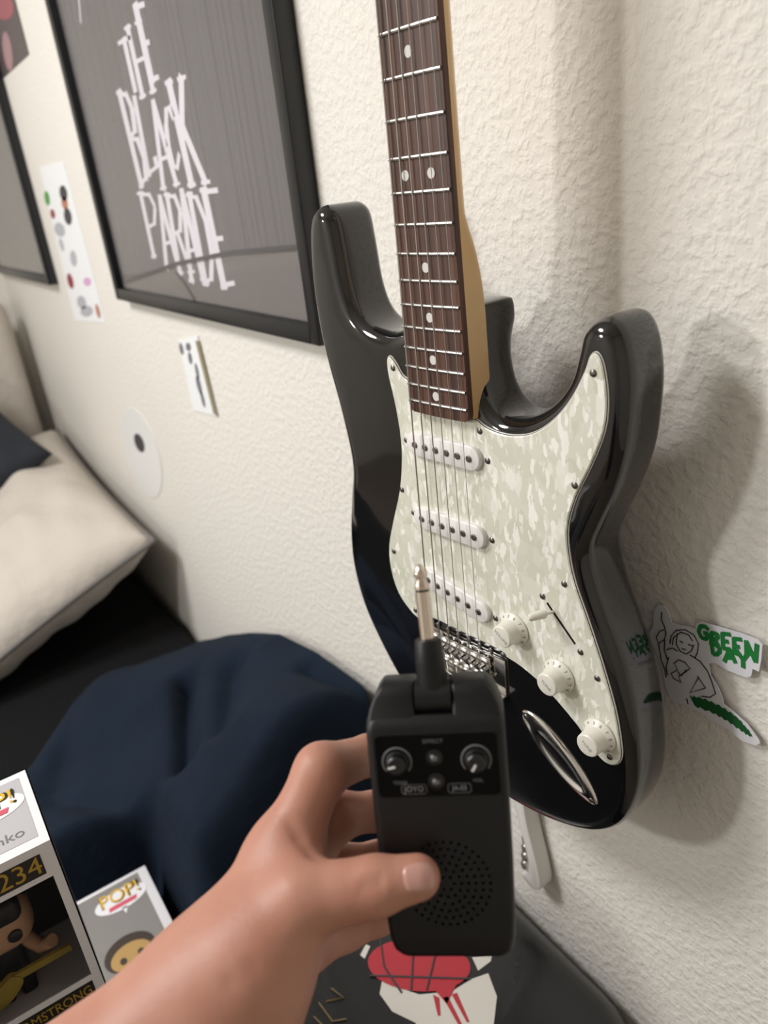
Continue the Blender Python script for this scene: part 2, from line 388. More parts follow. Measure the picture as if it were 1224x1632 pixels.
PGO = [(-55,432),(-51,429),(-45,434),(-40,441),(-34,444),(-29.5,446),(-29,454),(-28.5,461),(-20,464),(0,465),(20,464),(27,462.5),(36,466.5),(48,468.5),(62,467.5),(76,462.5),(90,452),(102,437.5),
       (110.5,422),(113.5,414),(117,410.5),(121,412.5),(124,421),(126,437),(124,455),(115.5,477),(105,499),(99,520),(99.5,538),(104,558),(113,580),(124,609),(134,640),
       (138.5,663),(139.5,677),(136,685.5),(128.5,689),(119,684.5),(105,670),(79,652),(58,643.5),(44,641),(42,638.5),(30,637.5),(0,637.5),(-30,637.5),(-43,641),(-46,645),(-57,641.5),(-71,628.5),
       (-77.5,608),(-76.5,586),(-68,562),(-56,532),(-50,505),(-49,485),(-51.5,462),(-55,444)]
pg2 = spline(PGO, 3)
b = MB()
levels = [(0, TOP + .02), (0, TOP + .8), (.35, TOP + 1.1), (.7, TOP + 1.6), (1.5, TOP + 2.3)]
for (i0, w0), (i1, w1), mi in zip(levels, levels[1:], (2, 2, 1, 0)):
    b.cur = mi; b.rings([[G(p[0], p[1], w0) for p in offset2(pg2, i0)], [G(p[0], p[1], w1) for p in offset2(pg2, i1)]], False, False)
P_ = offset2(pg2, 1.5); tri = geometry.tessellate_polygon([[Vector((float(p[0]), float(p[1]), 0)) for p in P_]])
b.cur = 0; b.add([G(p[0], p[1], TOP + 2.3) for p in P_], [tuple(x) for x in tri])
guard = b.build('pickguard', [PEARLG, PLYB, PLYW], guitar); guard['label'] = 'pearl white pickguard'
PGT = TOP + 2.3
def screw_data(r):
    s = MB().lathe([(r, 0), (r, .3e-3), (r * .75, .9e-3), (r * .3, 1.1e-3)], (0, 0, 0), (0, -1, 0), 12)
    o = s.build('screw', DARKSTEEL, None, 40); me = o.data; bpy.data.objects.remove(o); return me
SCREW = screw_data(2.3e-3)
def screw(u, v, w, parent): return link('screw', SCREW, parent, G(u, v, w))
for u, v in ((-48,437),(117,422),(104.5,491),(96,561),(121,622),(131,681),(31,470),(-52,531),(-70,589),(-51,637),(41,639.5)): screw(u, v, PGT, guard)
# pickups
POLE = MB().lathe([(2.4e-3, 0), (2.4e-3, .8e-3), (2.0e-3, 1.0e-3)], (0, 0, 0), (0, -1, 0), 14).build('pole_piece', DARKSTEEL).data
bpy.data.objects.remove(bpy.data.objects['pole_piece'])
for cv, ang, lab in ((489.5, 0, 'white pickup nearest the fretboard'), (547.5, 0, 'white middle pickup'), (603.5, 10, 'slanted white pickup beside the bridge')):
    a = math.radians(ang); ca, sa = math.cos(a), math.sin(a)
    def pt(x, y): return (-2.5 + x * ca - y * sa, cv + x * sa + y * ca)
    r_ = []
    for sc_w, h_ in ((0, PGT - .1), (0, -4.6), (.35, -4.0), (1.0, -3.7)):
        r_.append([G(*pt(x, y), h_) for x, y in rrect(70 - 2 * sc_w, 17.5 - 2 * sc_w, 8.7 - sc_w, 7)])
    pk = MB().rings(r_).build('pickup', WHITEPL, guitar, 40); pk['label'] = lab
    for k in range(6): link('pole_piece', POLE, pk, G(*pt(-26 + 10.4 * k, 0), -3.75))
    for s_ in (-1, 1): screw(*pt(39 * s_, 0), PGT, pk)
# knobs
INK = mat('grey_ink', '8d8b86', .6)
for (u, v), word in (((53, 612), 'VOLUME'), ((91, 634), 'TONE'), ((123, 667), 'TONE')):
    prof = [(12.6, .3), (12.6, 1.2), (12.0, 2.0), (9.6, 4.2), (8.9, 5.4), (8.3, 13.5), (7.6, 14.4), (6.8, 14.6), (0, 14.6)]
    kb = MB().lathe([(r * 1e-3, h * 1e-3) for r, h in prof], G(u, v, PGT), (0, -1, 0), 32).build('control_knob', AGEDPL, guitar, 30)
    kb['label'] = {53: 'white volume knob nearest the bridge', 91: 'middle white tone knob', 123: 'lowest white tone knob'}[u]
    o = G(u, v, PGT + 14.66); rot = Matrix.Rotation(math.radians(90), 4, 'X')
    text_part('cap_lettering', word, .0034, INK, kb, Matrix.Translation(o) @ Matrix.Rotation(math.radians(35), 4, 'Y') @ rot)
    for k in range(10):
        a = math.radians(-120 + 27 * k); p = Vector(G(u + 10.9 * math.sin(a), v - 10.9 * math.cos(a), PGT + 3.25))
        text_part('numeral', str(k + 1), .0030, INK, kb, Matrix.Translation(p) @ Matrix.Rotation(a, 4, 'Y') @ rot @ Matrix.Rotation(math.radians(-38), 4, 'X'))
# selector switch
sw = MB()
d = np.array([104 - 82, 603 - 580.0]); d /= np.linalg.norm(d); s2 = np.array([-d[1], d[0]])
c0, c1 = np.array([82, 580.]), np.array([104, 603.])
sw.rings([[G(*q, PGT + .02) for q in (c0 - s2 * .9, c1 - s2 * .9, c1 + s2 * .9, c0 + s2 * .9)], [G(*q, PGT + .1) for q in (c0 - s2 * .9, c1 - s2 * .9, c1 + s2 * .9, c0 + s2 * .9)]])
sw = sw.build('selector_switch', PLYB, guitar)
bq = c0 + d * 7
tip = MB().tube([G(bq[0], bq[1], PGT), G(bq[0] - 1, bq[1] - .5, PGT + 5), G(bq[0] - 2, bq[1] - 1, PGT + 7), G(bq[0] - 5, bq[1] - 2, PGT + 17), G(bq[0] - 5.4, bq[1] - 2.2, PGT + 18.5)], [.001, .001, .0032, .0026, .0012], 14).build('switch_tip', AGEDPL, sw, 40)
for q in (c0 - d * 5, c1 + d * 6): screw(q[0], q[1], PGT, sw)
# bridge
br = MB().box(G(-42, 645, TOP + .1), G(42, 678, TOP + 2.4)).build('bridge', CHROME, guitar, 30, bevel=(.0008, 2))
br['label'] = 'chrome tremolo bridge with six bent saddles'
MB().box(G(-42, 676, TOP + 2.4), G(42, 678, TOP + 9)).build('bridge_back_wall', CHROME, br, 30, bevel=(.0006, 2))
for k in range(6):
    u = -26 + 10.4 * k
    sd = MB().box(G(u - 4.9, 645.5, TOP + 5.2), G(u + 4.9, 664, TOP + 6.8)).box(G(u - 4.9, 664, TOP + 5.2), G(u + 4.9, 665.5, TOP + 9.5))
    sd.rings([[G(u - 4.9, 645.5 + 2.6 * (1 - math.cos(a)), TOP + 6.8 + 2.4 * math.sin(a)) for a in [math.pi * j / 8 for j in range(9)]],
              [G(u + 4.9, 645.5 + 2.6 * (1 - math.cos(a)), TOP + 6.8 + 2.4 * math.sin(a)) for a in [math.pi * j / 8 for j in range(9)]]])
    sd = sd.build('saddle', CHROME, br, 30, bevel=(.0006, 2))
    for q in (-2.8, 2.8): MB().lathe([(1.3e-3, -3e-3), (1.3e-3, 3.6e-3), (.5e-3, 3.8e-3)], G(u + q, 654, TOP + 6.5), (0, -1, 0), 8).build('height_screw', STEEL, sd)
    MB().tube([G(u, 664, TOP + 7), G(u, 682, TOP + 6)], .0013, 8).build('intonation_screw', STEEL, sd)
for k in range(6): screw(-27.5 + 11 * k, 642.5, TOP + .4, br)
# jack plate
jl = []
for t_ in range(40):
    a = 2 * math.pi * t_ / 40; L_, W_ = 40.5, 13.2 * (1 - .12 * math.cos(a))
    x = L_ * math.copysign(abs(math.cos(a)) ** .95, math.cos(a)); y = W_ * math.copysign(abs(math.sin(a)) ** 1.15, math.sin(a)); jl.append((x, y))
jd = np.array([118 - 57., 731 - 684.]); jd /= np.linalg.norm(jd); jn = np.array([-jd[1], jd[0]]); jc = np.array([88., 707.5])
def jp(x, y, w_): q = jc + jd * x + jn * y; return G(q[0], q[1], w_)
rr = [[jp(x, y, TOP + .05) for x, y in jl], [jp(x * .985, y * .97, TOP + 1.3) for x, y in jl], [jp(x * .95, y * .90, TOP + 1.7) for x, y in jl],
      [jp(3 + x * .70, y * .80, TOP + 2.6) for x, y in jl], [jp(3.5 + x * .66, y * .74, TOP + 2.6) for x, y in jl], [jp(4 + x * .60, y * .62, TOP + 1.6) for x, y in jl], [jp(7 + x * .42, y * .36, TOP + .7) for x, y in jl], [jp(9 + x * .2, y * .14, TOP + .4) for x, y in jl]]
# cup is pressed into the body top, so it is modelled shallow
rr = [[(p[0], min(p[1], (-TOP - .15) / 1000), p[2]) for p in r_] for r_ in rr]
jk = MB().rings(rr, False, True).build('jack_plate', CHROME, guitar, 50); jk['label'] = 'boat-shaped chrome jack plate'
for x in (-35.5, 35.5): q = jc + jd * x; screw(q[0], q[1], TOP + 1.6, jk)
# strings
for k, r_ in enumerate((.6, .5, .42, .32, .26, .22)):
    ub, un = -26 + 10.4 * k, -17.5 + 7 * k
    MB().tube([G(un, -3, .8), G(ub, 647.8, 2.2 if False else .9), G(ub, 664, TOP + 8)], r_ * 1e-3, 6).build('string', STEEL, guitar)
MB().lathe([(5e-3, 0), (3.5e-3, 4e-3), (3.5e-3, 8e-3), (7e-3, 10e-3), (7e-3, 12e-3)], G(0, 789, -32), (0, 0, -1), 16).build('strap_button', CHROME, guitar, 40)
# wall hanger for the headstock (above the frame)
hg = thing('guitar_hanger', 'black padded wall hanger holding the guitar headstock', 'hanger', (NUT[0], 0, NUT[2] + .008))
MB().box((-.03, -.012, -.05), (.03, 0, .05)).build('base_plate', BLACKFRAME, hg, 30, bevel=(.003, 2))
MB().tube([(0, -.01, 0), (0.0, -.07, 0)], .006, 12).build('arm', BLACKFRAME, hg, 40)
MB().tube([(-.034, -.135, .008), (-.034, -.07, 0), (0, -.066, 0), (.034, -.07, 0), (.034, -.135, .008)], .0065, 10).build('yoke', BLACKFRAME, hg, 40)

# ------------------------------------------------------------------ framed posters
def framed(name, label, x0, x1, z0, z1, printmat, pm_label):
    t = thing(name, label, 'poster', (x0, 0, z0)); W_, H_ = x1 - x0, z1 - z0; bw, dp = .020, .022
    for a, c in (((0, -dp, 0), (bw, 0, H_)), ((W_ - bw, -dp, 0), (W_, 0, H_)), ((bw, -dp, 0), (W_ - bw, 0, bw)), ((bw, -dp, H_ - bw), (W_ - bw, 0, H_))):
        MB().box(a, c).build('frame_bar', BLACKFRAME, t, 30, bevel=(.002, 2))
    pr = MB().box((bw, -.010, bw), (W_ - bw, -.008, H_ - bw)).build('print', printmat, t); pr['label'] = pm_label
    MB().box((bw, -.0145, bw), (W_ - bw, -.0125, H_ - bw)).build('pane', GLASS, t)
    return t, pr
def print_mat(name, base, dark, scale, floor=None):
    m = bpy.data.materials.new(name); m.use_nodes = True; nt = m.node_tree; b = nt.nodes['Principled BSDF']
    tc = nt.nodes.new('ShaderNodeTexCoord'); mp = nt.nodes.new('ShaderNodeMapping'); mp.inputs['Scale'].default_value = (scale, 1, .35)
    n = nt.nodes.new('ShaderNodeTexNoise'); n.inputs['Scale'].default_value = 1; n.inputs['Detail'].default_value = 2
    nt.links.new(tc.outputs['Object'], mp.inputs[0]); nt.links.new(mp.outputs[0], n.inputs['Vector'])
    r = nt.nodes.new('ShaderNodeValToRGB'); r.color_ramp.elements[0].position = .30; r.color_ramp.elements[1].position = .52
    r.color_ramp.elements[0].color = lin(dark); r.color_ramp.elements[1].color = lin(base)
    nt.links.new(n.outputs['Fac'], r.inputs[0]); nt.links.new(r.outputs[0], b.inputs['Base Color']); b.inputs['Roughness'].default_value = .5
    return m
PX0, PX1, PZ0 = -1.435, -.706, 1.24
poster, pprint = framed('framed_poster', 'black framed haze-greyed poster with tall white lettering behind the guitar', PX0, PX1, PZ0, PZ0 + 1.06,
                        print_mat('striped_hazed_print', '5f5b5f', '3d3a3e', 120), 'print with dark vertical streaks, pane haze painted into its grey')  # base grey carries haze reflected by the pane, put into the print colour
WHITEINK = mat('white_ink', 'e6e2ea', .6)
def pq(zx, zy):                              # picture detail coordinates -> poster face, poster space
    p = on_y(zx / 2.267, zy / 2.267, -.0103); return (p[0] - PX0, p[1], p[2] - PZ0)
LET = [('T',(425,152),(470,128),(500,322),(478,335)),('H',(452,100),(508,72),(562,328),(508,355)),('E',(480,20),(522,5),(577,285),(543,300)),
 ('B',(420,332),(470,320),(542,652),(505,680)),('L',(480,352),(506,345),(572,608),(530,640)),('A',(545,372),(562,362),(642,668),(588,684)),
 ('C',(585,388),(620,378),(657,598),(620,630)),('K',(596,297),(662,275),(748,662),(680,674)),
 ('P',(495,697),(556,688),(592,915),(548,932)),('A',(565,715),(590,705),(645,955),(600,972)),('R',(592,702),(645,690),(695,985),(640,990)),
 ('A',(645,690),(668,684),(738,1012),(690,1018)),('D',(672,702),(728,680),(792,1025),(733,1030)),('E',(722,684),(788,675),(852,1032),(800,1042))]
for ch, *q in LET:
    b = MB(); glyph(b, ch, [pq(*p) for p in q], .020 if ch in 'KEB' else .0165, (0, -1, 0)); b.build('letter', WHITEINK, pprint)
b = MB(); glyph(b, 'I', [pq(*p) for p in ((270,-90),(284,-92),(300,80),(284,84))], .006, (0, -1, 0), False); b.build('printed_stroke', WHITEINK, pprint)
# room reflection in the pane, painted onto the print as flat colour
REFLPALE = mat('pale_reflection_paint', '6c6868', .6); REFLDARK = mat('dark_reflection_paint', '454346', .6)
def onp(zx, zy, lift=0): p = pq(zx, zy); return (p[0], p[1] + .00025 + lift, p[2])
MB().add([onp(*p) for p in ((452,1020),(640,958),(835,918),(1118,895),(1155,1185),(445,1045))], [tuple(range(6))]).build('painted_reflection', REFLPALE, pprint)
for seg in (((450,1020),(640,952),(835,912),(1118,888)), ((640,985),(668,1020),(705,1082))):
    MB().tube([onp(*p) for p in seg], .0035, 4).build('painted_reflection_line', REFLDARK, pprint)
framed('framed_poster', 'black framed dim poster cut off by the left edge of the view', -2.74, -1.98, 1.236, 2.30,
       print_mat('dim_grey_print', '6c686a', '525052', 7), 'pale grey print')

# ------------------------------------------------------------------ papers and stickers on the wall
PAPER = mat('white_paper', 'eef0f2', .7)
def wallpaper_piece(name, label, cat, corners_px, y=-.0012, lift=0.0, m=PAPER):
    P = [np.array(q) if len(q) == 3 else on_y(q[0], q[1], y) for q in corners_px]
    c = np.mean(P, 0); base = (c[0], 0, min(p[2] for p in P)); t = thing(name, label, cat, base)
    loc = lambda p: (p[0] - base[0], p[1] - base[1], p[2] - base[2])
    f = [loc(p) for p in P]; k = [(a, min(b_ + .0010, -.0001), c_) for a, b_, c_ in f]
    MB().rings([f, k]).build('sheet', m, t)
    def blob(nm, mt, poly, dy=.0003):
        q = [loc(on_y(x, yy, y - dy)) for x, yy in poly]; q2 = [(a, b_ + dy * .9, c_) for a, b_, c_ in q]
        MB().rings([q, q2]).build(nm, mt, t)
    return t, blob
def oval(cx, cy, rx_, ry_, ang=0, n=14):
    a = math.radians(ang)
    return [(cx + rx_ * math.cos(k) * math.cos(a) - ry_ * math.sin(k) * math.sin(a), cy + rx_ * math.cos(k) * math.sin(a) + ry_ * math.sin(k) * math.cos(a)) for k in [2 * math.pi * j / n for j in range(n)]]
INKG, INKR, INKT, INKD, INKP, INKB = [mat(n_, c_, .6) for n_, c_ in (('green_ink', '4f9a45'), ('red_ink', '8f2f3c'), ('tan_ink', 'b97c62'), ('charcoal_ink', '3c3a3e'), ('pink_ink', 'd9a6cf'), ('soft_grey_ink', 'b4b5bd'))]
t, blob = wallpaper_piece('paper_strip', 'long white paper strip with small colour pictures between the framed posters', 'paper', [(63, 266), (101, 258), (168, 515), (119, 511)])
for nm, mt, pl in (('picture_patch', INKG, oval(75, 316, 4, 12, -10)), ('picture_patch', INKD, oval(101, 308, 6, 13, -10)), ('picture_patch', INKT, oval(103, 324, 5, 11, -10)),
                   ('picture_patch', INKD, oval(108, 345, 6, 14, -10)), ('picture_patch', INKR, oval(84, 341, 3.5, 8, -12)), ('picture_patch', INKB, oval(95, 366, 8, 12, -20)),
                   ('picture_patch', INKB, oval(98, 390, 3, 11, -15)), ('picture_patch', INKB, oval(117, 412, 5, 13, -8)), ('picture_patch', INKR, oval(112, 448, 4.5, 13, -14)),
                   ('picture_patch', INKP, oval(139, 449, 6, 7, -10)), ('picture_patch', INKB, oval(130, 482, 7, 11, -14)), ('picture_patch', INKB, oval(138, 496, 10, 9, -14)), ('picture_patch', INKT, oval(156, 496, 3, 12, -14))):
    blob(nm, mt, pl)
t, blob = wallpaper_piece('ticket', 'small white ticket with grey print and a tan right edge below the big poster', 'ticket', [(284, 543), (314, 535), (347, 664), (308, 654)], -.002)
blob('tan_edge', mat('tan_card', '8f8467', .7), [(311, 543), (317, 543), (347, 664), (340, 659)])
for pl in (oval(289, 556, 3, 10, -12), oval(300, 553, 4, 7, -10), oval(303, 571, 3, 10, -10), oval(314, 592, 2.5, 14, -12), oval(317, 614, 3.4, 16, -14), oval(323, 636, 2.5, 14, -14)): blob('printed_mark', mat('print_mark_grey', '77767c', .6), pl)
t, blob = wallpaper_piece('round_sticker', 'white round sticker with one dark spot above the cream pillow', 'sticker', oval(226, 722, 26, 74, -16, 28), m=mat('white_vinyl', 'e9e9e8', .45))
blob('dark_spot', INKD, oval(222, 706, 7, 16, -20))
P3 = [(-2.0, -.0012, 2.05), (-1.712, -.0012, 2.05), (-1.706, -.0012, 1.66), (-2.0, -.0012, 1.659)]
t, blob = wallpaper_piece('photo_print', 'dark photo print with red patches in the upper left corner', 'photo', P3, m=mat('dark_photo', '55494b', .35))
blob('red_patch', mat('dull_red_ink', 'a05a63', .5), oval(6, 12, 16, 20, -10)); blob('pale_patch', mat('pale_rose_ink', 'a98589', .5), oval(12, 82, 7, 32, -8))

# band sticker beside the guitar
def sz(zx, zy, y=-.004): return on_y(980 + zx / 5.016, 940 + zy / 5.016, y)
SB = [(310,165),(345,122),(398,130),(430,180),(455,262),(520,285),(590,295),(640,318),(652,272),(690,256),(850,300),(1000,345),(1140,398),(1178,438),(1168,560),(1150,655),(1100,632),(1088,690),(1050,702),
      (900,645),(800,585),(748,590),(768,690),(825,780),(858,860),(870,915),(960,985),(1060,1075),(1150,1200),(1160,1228),(1120,1245),(1010,1205),(900,1112),(780,1045),(640,962),(560,922),(440,880),(405,770),(372,610),(318,470),(285,400),(275,352),(305,285)]
base = sz(600, 1240, 0); st = thing('cutout_sticker', 'white die-cut sticker with green band name and line-drawn person, right of the guitar', 'sticker', tuple(base))
def sl(zx, zy, dy=0.0):
    lift = .0008 + .0052 * zx / 1200
    p = sz(zx, zy, -lift - dy); return (p[0] - base[0], p[1] - base[1], p[2] - base[2])
f = [sl(*p) for p in SB]; k = [(a, b_ + .0006, c_) for a, b_, c_ in f]
tri = geometry.tessellate_polygon([[Vector((p[0], p[2], 0)) for p in f]])
nb = len(f); mb = MB(); mb.add(f + k, [tuple(x) for x in tri] + [tuple(i + nb for i in x) for x in tri] + [(i, (i + 1) % nb, (i + 1) % nb + nb, i + nb) for i in range(nb)])
mb.build('backing', mat('white_sticker_vinyl', 'e4e4ea', .4), st)
GREEN = mat('sticker_green', '1f7d3a', .45); LINE = mat('sticker_line_ink', '26262b', .5)
for ch, q in (('G', ((655,272),(752,300),(750,400),(668,388))), ('R', ((758,338),(835,350),(832,448),(752,440))), ('E', ((842,345),(925,355),(925,480),(850,470))), ('E', ((935,385),(1015,395),(1010,530),(940,500))),
              ('N', ((1035,405),(1148,440),(1135,585),(1040,520))), ('D', ((752,430),(845,440),(845,525),(770,515))), ('A', ((865,470),(965,480),(968,585),(870,575))), ('Y', ((965,480),(1078,500),(1065,635),(985,610)))):
    b = MB(); glyph(b, ch, [sl(*p, .0005) for p in q], .0030, (0, -1, 0), False); b.build('letter', GREEN, st)
def jag(pts, n, amp, seed):
    P_ = spline(pts, n, False); r_ = random.Random(seed)
    return [(float(p[0]) + (amp if k % 2 else -amp) * .4 + r_.uniform(-3, 3), float(p[1]) + (amp if k % 2 else -amp)) for k, p in enumerate(P_)]
top = jag([(600,850),(700,868),(830,925),(950,1000),(1040,1090),(1098,1168)], 5, 8, 1)
bot = jag([(1085,1175),(1010,1128),(900,1050),(780,985),(640,930)], 5, 9, 2)
fp = [sl(*p, .0004) for p in top + bot]
tri = geometry.tessellate_polygon([[Vector((p[0], p[2], 0)) for p in fp]])
MB().add(fp, [tuple(x) for x in tri]).build('green_stroke', mat('sticker_dark_green', '1a5a2c', .45), st)
for nm, pl in (('raised_fist_line', [(375,180),(372,240),(395,290),(410,350),(395,400),(350,430),(330,380),(360,330),(390,320)]), ('arm_line', [(350,430),(370,560),(400,640),(410,700)]), ('arm_line', [(400,400),(395,480),(420,560)]),
               ('hair_line', [(440,430),(450,370),(490,325),(560,318),(630,360),(668,430),(660,500),(640,545)]), ('hair_line', [(460,440),(470,380),(530,340),(590,360),(620,410)]), ('face_line', [(500,350),(490,430),(520,490),(570,515),(610,490),(630,440)]),
               ('eye_line', [(520,410),(545,425)]), ('eye_line', [(585,435),(620,450)]), ('mouth_line', [(535,470),(565,478)]), ('shoulder_line', [(410,480),(460,465),(500,490)]), ('shoulder_line', [(600,520),(680,570),(740,650),(770,720),(805,830),(760,860),(690,850)]),
               ('sleeve_line', [(660,690),(725,785),(600,825),(665,705)]), ('shirt_mark', [(470,590),(510,560),(560,580),(600,630),(560,660),(510,690),(530,740),(470,710),(450,670),(500,640),(480,600)]), ('shirt_mark', [(500,650),(530,690),(570,640)]), ('chest_line', [(430,540),(410,620),(420,680)]), ('hem_line', [(575,870),(585,915)])):
    MB().tube([sl(*p, .0003) for p in pl], .00042, 4).build(nm, LINE, st)

# white wall fitting low on the wall
wf = thing('wall_fitting', 'white rounded plastic fitting with small metal studs on the wall behind the amplifier', 'fitting', (-.430, 0, .722))
b = MB(); pr = [( -.016,.125),(.0,.125),(.008,.08),(.020,.035),(.024,.012),(.018,0),(.006,-.002),(-.004,.004),(.004,.012),(.008,.028),(.003,.05),(-.008,.085)]
pr = spline([(x - .002, z) for x, z in pr], 4)
b.rings([[(p[0], -.002, p[1]) for p in pr], [(p[0], -.020, p[1]) for p in pr]]).build('shell', mat('white_fitting_plastic', 'dcdad6', .4), wf, 40, bevel=(.002, 2))
for k in range(4): MB().lathe([(.001, -.006), (.0055, -.004), (.006, 0), (.0045, .004), (.001, .006)], (-.004 + .001 * k, -.013, .016 + .0125 * k), (0, 0, 1), 12).build('metal_stud', STEEL, wf, 60)

# ------------------------------------------------------------------ bed
BEDZ = 1.40 - .895
bed = thing('bed', 'bed with black sheet along the wall and a cream upholstered headboard', 'bed', (-1.4, -.5, 0))
SHEET = mat('black_sheet', '161617', .95, bump=(35, .25, .006), spec=.15)
def bl(p): return (p[0] + 1.4, p[1] + .5, p[2])
MB().box(bl((-2.60, -1.02, .25)), bl((-.12, -.012, BEDZ))).build('mattress', SHEET, bed, 40, bevel=(.03, 4))
MB().box(bl((-2.60, -1.00, .10)), bl((-.14, -.02, .25))).build('base', mat('dark_bed_base', '202024', .7), bed, bevel=(.01, 2))
for x in (-2.5, -.25):
    for y in (-.92, -.1): MB().lathe([(.022, 0), (.028, .1)], bl((x, y, 0)), (0, 0, 1), 12).build('leg', mat('dark_leg', '1b1b1b', .5), bed)
LINEN = mat('cream_linen', 'c6beb4', .9, bump=(28, .35, .012), spec=.2)
hb = MB().box(bl((-2.68, -1.04, .1)), bl((-2.52, -.045, 1.175))).build('headboard', LINEN, bed, 40, bevel=(.05, 6)); hb['label'] = 'cream upholstered headboard'

def pillow(name, label, loc, size, rot, m, pipe=None, seed=0, wr=1.0):
    t = thing(name, label, 'pillow', loc, rot); W_, H_, T_ = size; n = 40; r_ = np.random.default_rng(seed); ph = r_.uniform(0, 6.28, 8)
    def surf(s, q, side):
        x, y = s * 2 - 1, q * 2 - 1
        pin = 1 - .06 * (1 - x * x) ** 1 * 0; ed = (max(0, 1 - abs(x) ** 3.2) * max(0, 1 - abs(y) ** 3.2)) ** .48
        px = x * W_ / 2 * (1 - .05 * (1 - y * y)); py = y * H_ / 2 * (1 - .05 * (1 - x * x))
        h = ed * T_ / 2 + side * 0
        wk = wr * ed * (.006 * math.sin(9 * x + 5 * y + ph[0]) + .005 * math.sin(-7 * x + 11 * y + ph[1]) + .004 * math.sin(17 * x - 6 * y + ph[2]) * math.sin(5 * y + ph[3]) + .004 * math.sin(14 * y + 9 * x * y + ph[4]))
        return (px, py, side * h + wk)
    b = MB()
    for side in (1, -1):
        b.add([surf(i / n, j / n, side) for j in range(n + 1) for i in range(n + 1)], [(j * (n + 1) + i, j * (n + 1) + i + 1, (j + 1) * (n + 1) + i + 1, (j + 1) * (n + 1) + i) for j in range(n) for i in range(n)])
    o = b.build('cover', m, t)
    bm = bmesh.new(); bm.from_mesh(o.data); bmesh.ops.remove_doubles(bm, verts=bm.verts, dist=1e-4); bmesh.ops.recalc_face_normals(bm, faces=bm.faces); bm.to_mesh(o.data); bm.free()
    o.data.polygons.foreach_set('use_smooth', [True] * len(o.data.polygons))
    if pipe:
        loop = [surf(i / n, 0, 1) for i in range(n)] + [surf(1, j / n, 1) for j in range(n)] + [surf(1 - i / n, 1, 1) for i in range(n)] + [surf(0, 1 - j / n, 1) for j in range(n)]
        MB().tube(loop + [loop[0]], .006, 8, False).build('piping', pipe, t, 60)
    return t
pillow('pillow', 'large cream pillow with grey piping leaning on the wall', (-1.985, -.290, .655), (.98, .56, .23), (math.radians(24), math.radians(1.5), math.radians(-2)), LINEN, mat('grey_piping', '77736f', .8), 3)
pillow('pillow', 'dark navy pillow in front of the headboard', (-2.19, -.40, .84), (.46, .50, .16), (math.radians(22), math.radians(22), math.radians(14)), mat('navy_pillowcase', '20242c', .85, bump=(30, .3, .008)), None, 5)

# blue blanket heaped by the wall
def blanket():
    nx, ny = 110, 120; X0, X1, Y0, Y1 = -1.50, -.645, -.80, -.018; vs_, fs_ = [], []
    def h(x, y):
        yr = y + .40                          # distance coordinate used while measuring: wall at .40
        xl = float(np.interp(yr, [-.4, 0, .09, .2, .29, .4], [-1.10, -1.22, -1.33, -1.41, -1.45, -1.46]))
        q0 = max(0, x - xl); t0 = sstep(.04, .33, yr)
        hw_ = float(np.interp(x, [-1.45, -1.35, -1.23, -1.11, -.97, -.84, -.73, -.64], [0, .055, .125, .185, .250, .282, .300, .30]))
        z = (.115 * (1 - math.exp(-q0 / .05)) + sstep(xl + .05, -.8, x) * .05) * (1 - t0) + hw_ * t0
        z *= .55 + .45 * sstep(-.3, .05, yr)
        on = sstep(0, .15, q0)
        z += on * (1 - .75 * sstep(.25, .37, yr)) * (.014 * math.sin(9 * x + 5 * yr) + .010 * math.sin(14 * x - 9 * yr + 1.1) + .006 * math.sin(31 * yr - 8 * x))
        for (ax_, ay_), (bx_, by_), wd, dp in (((-1.08, .25), (-.87, .175), .020, .045), ((-1.0, .31), (-.85, .235), .028, .034), ((-.82, .355), (-.70, .37), .018, .02), ((-1.25, .10), (-1.05, .02), .03, .022), ((-1.0, .02), (-.88, .10), .03, .02)):
            ex, ey = bx_ - ax_, by_ - ay_; L2 = ex * ex + ey * ey; t_ = ((x - ax_) * ex + (yr - ay_) * ey) / L2; tc_ = min(max(t_, 0), 1)
            dd = math.hypot(x - ax_ - ex * tc_, yr - ay_ - ey * tc_); z -= dp * on * math.exp(-(dd / wd) ** 2)
        z *= 1 - sstep(-.72, -.655, x) * .7
        # hollow where the box lies and under things standing in front
        hole = sstep(-.90, -.865, x) * (1 - sstep(.088, .135, yr))
        z = z * (1 - hole)
        z *= sstep(Y0 + .4, Y0 + .55, yr)
        return max(z, 0)
    for j in range(ny + 1):
        for i in range(nx + 1):
            x, y = X0 + (X1 - X0) * i / nx, Y0 + (Y1 - Y0) * j / ny; vs_.append((x, y, BEDZ + .003 + h(x, y)))
    n1 = nx + 1; keep = lambda a: any(vs_[q][2] > BEDZ + .006 for q in a)
    for j in range(ny):
        for i in range(nx):
            q = (j * n1 + i, j * n1 + i + 1, (j + 1) * n1 + i + 1, (j + 1) * n1 + i)
            if keep(q): fs_.append(q)
    o = MB().add(vs_, fs_).build('blanket', mat('navy_blanket', '151e2b', .95, bump=(45, .3, .006), var=(7, '182331'), spec=.15))
    bm = bmesh.new(); bm.from_mesh(o.data); bmesh.ops.delete(bm, geom=[v for v in bm.verts if not v.link_faces], context='VERTS'); bm.to_mesh(o.data); bm.free()
    o.data.polygons.foreach_set('use_smooth', [True] * len(o.data.polygons))
    md = o.modifiers.new('thickness', 'SOLIDIFY'); md.thickness = .004; md.offset = 1
    md = o.modifiers.new('soft', 'SUBSURF'); md.levels = 1; md.render_levels = 1
    return tag(o, 'dark blue blanket heaped on the bed against the wall', 'blanket')
blanket()

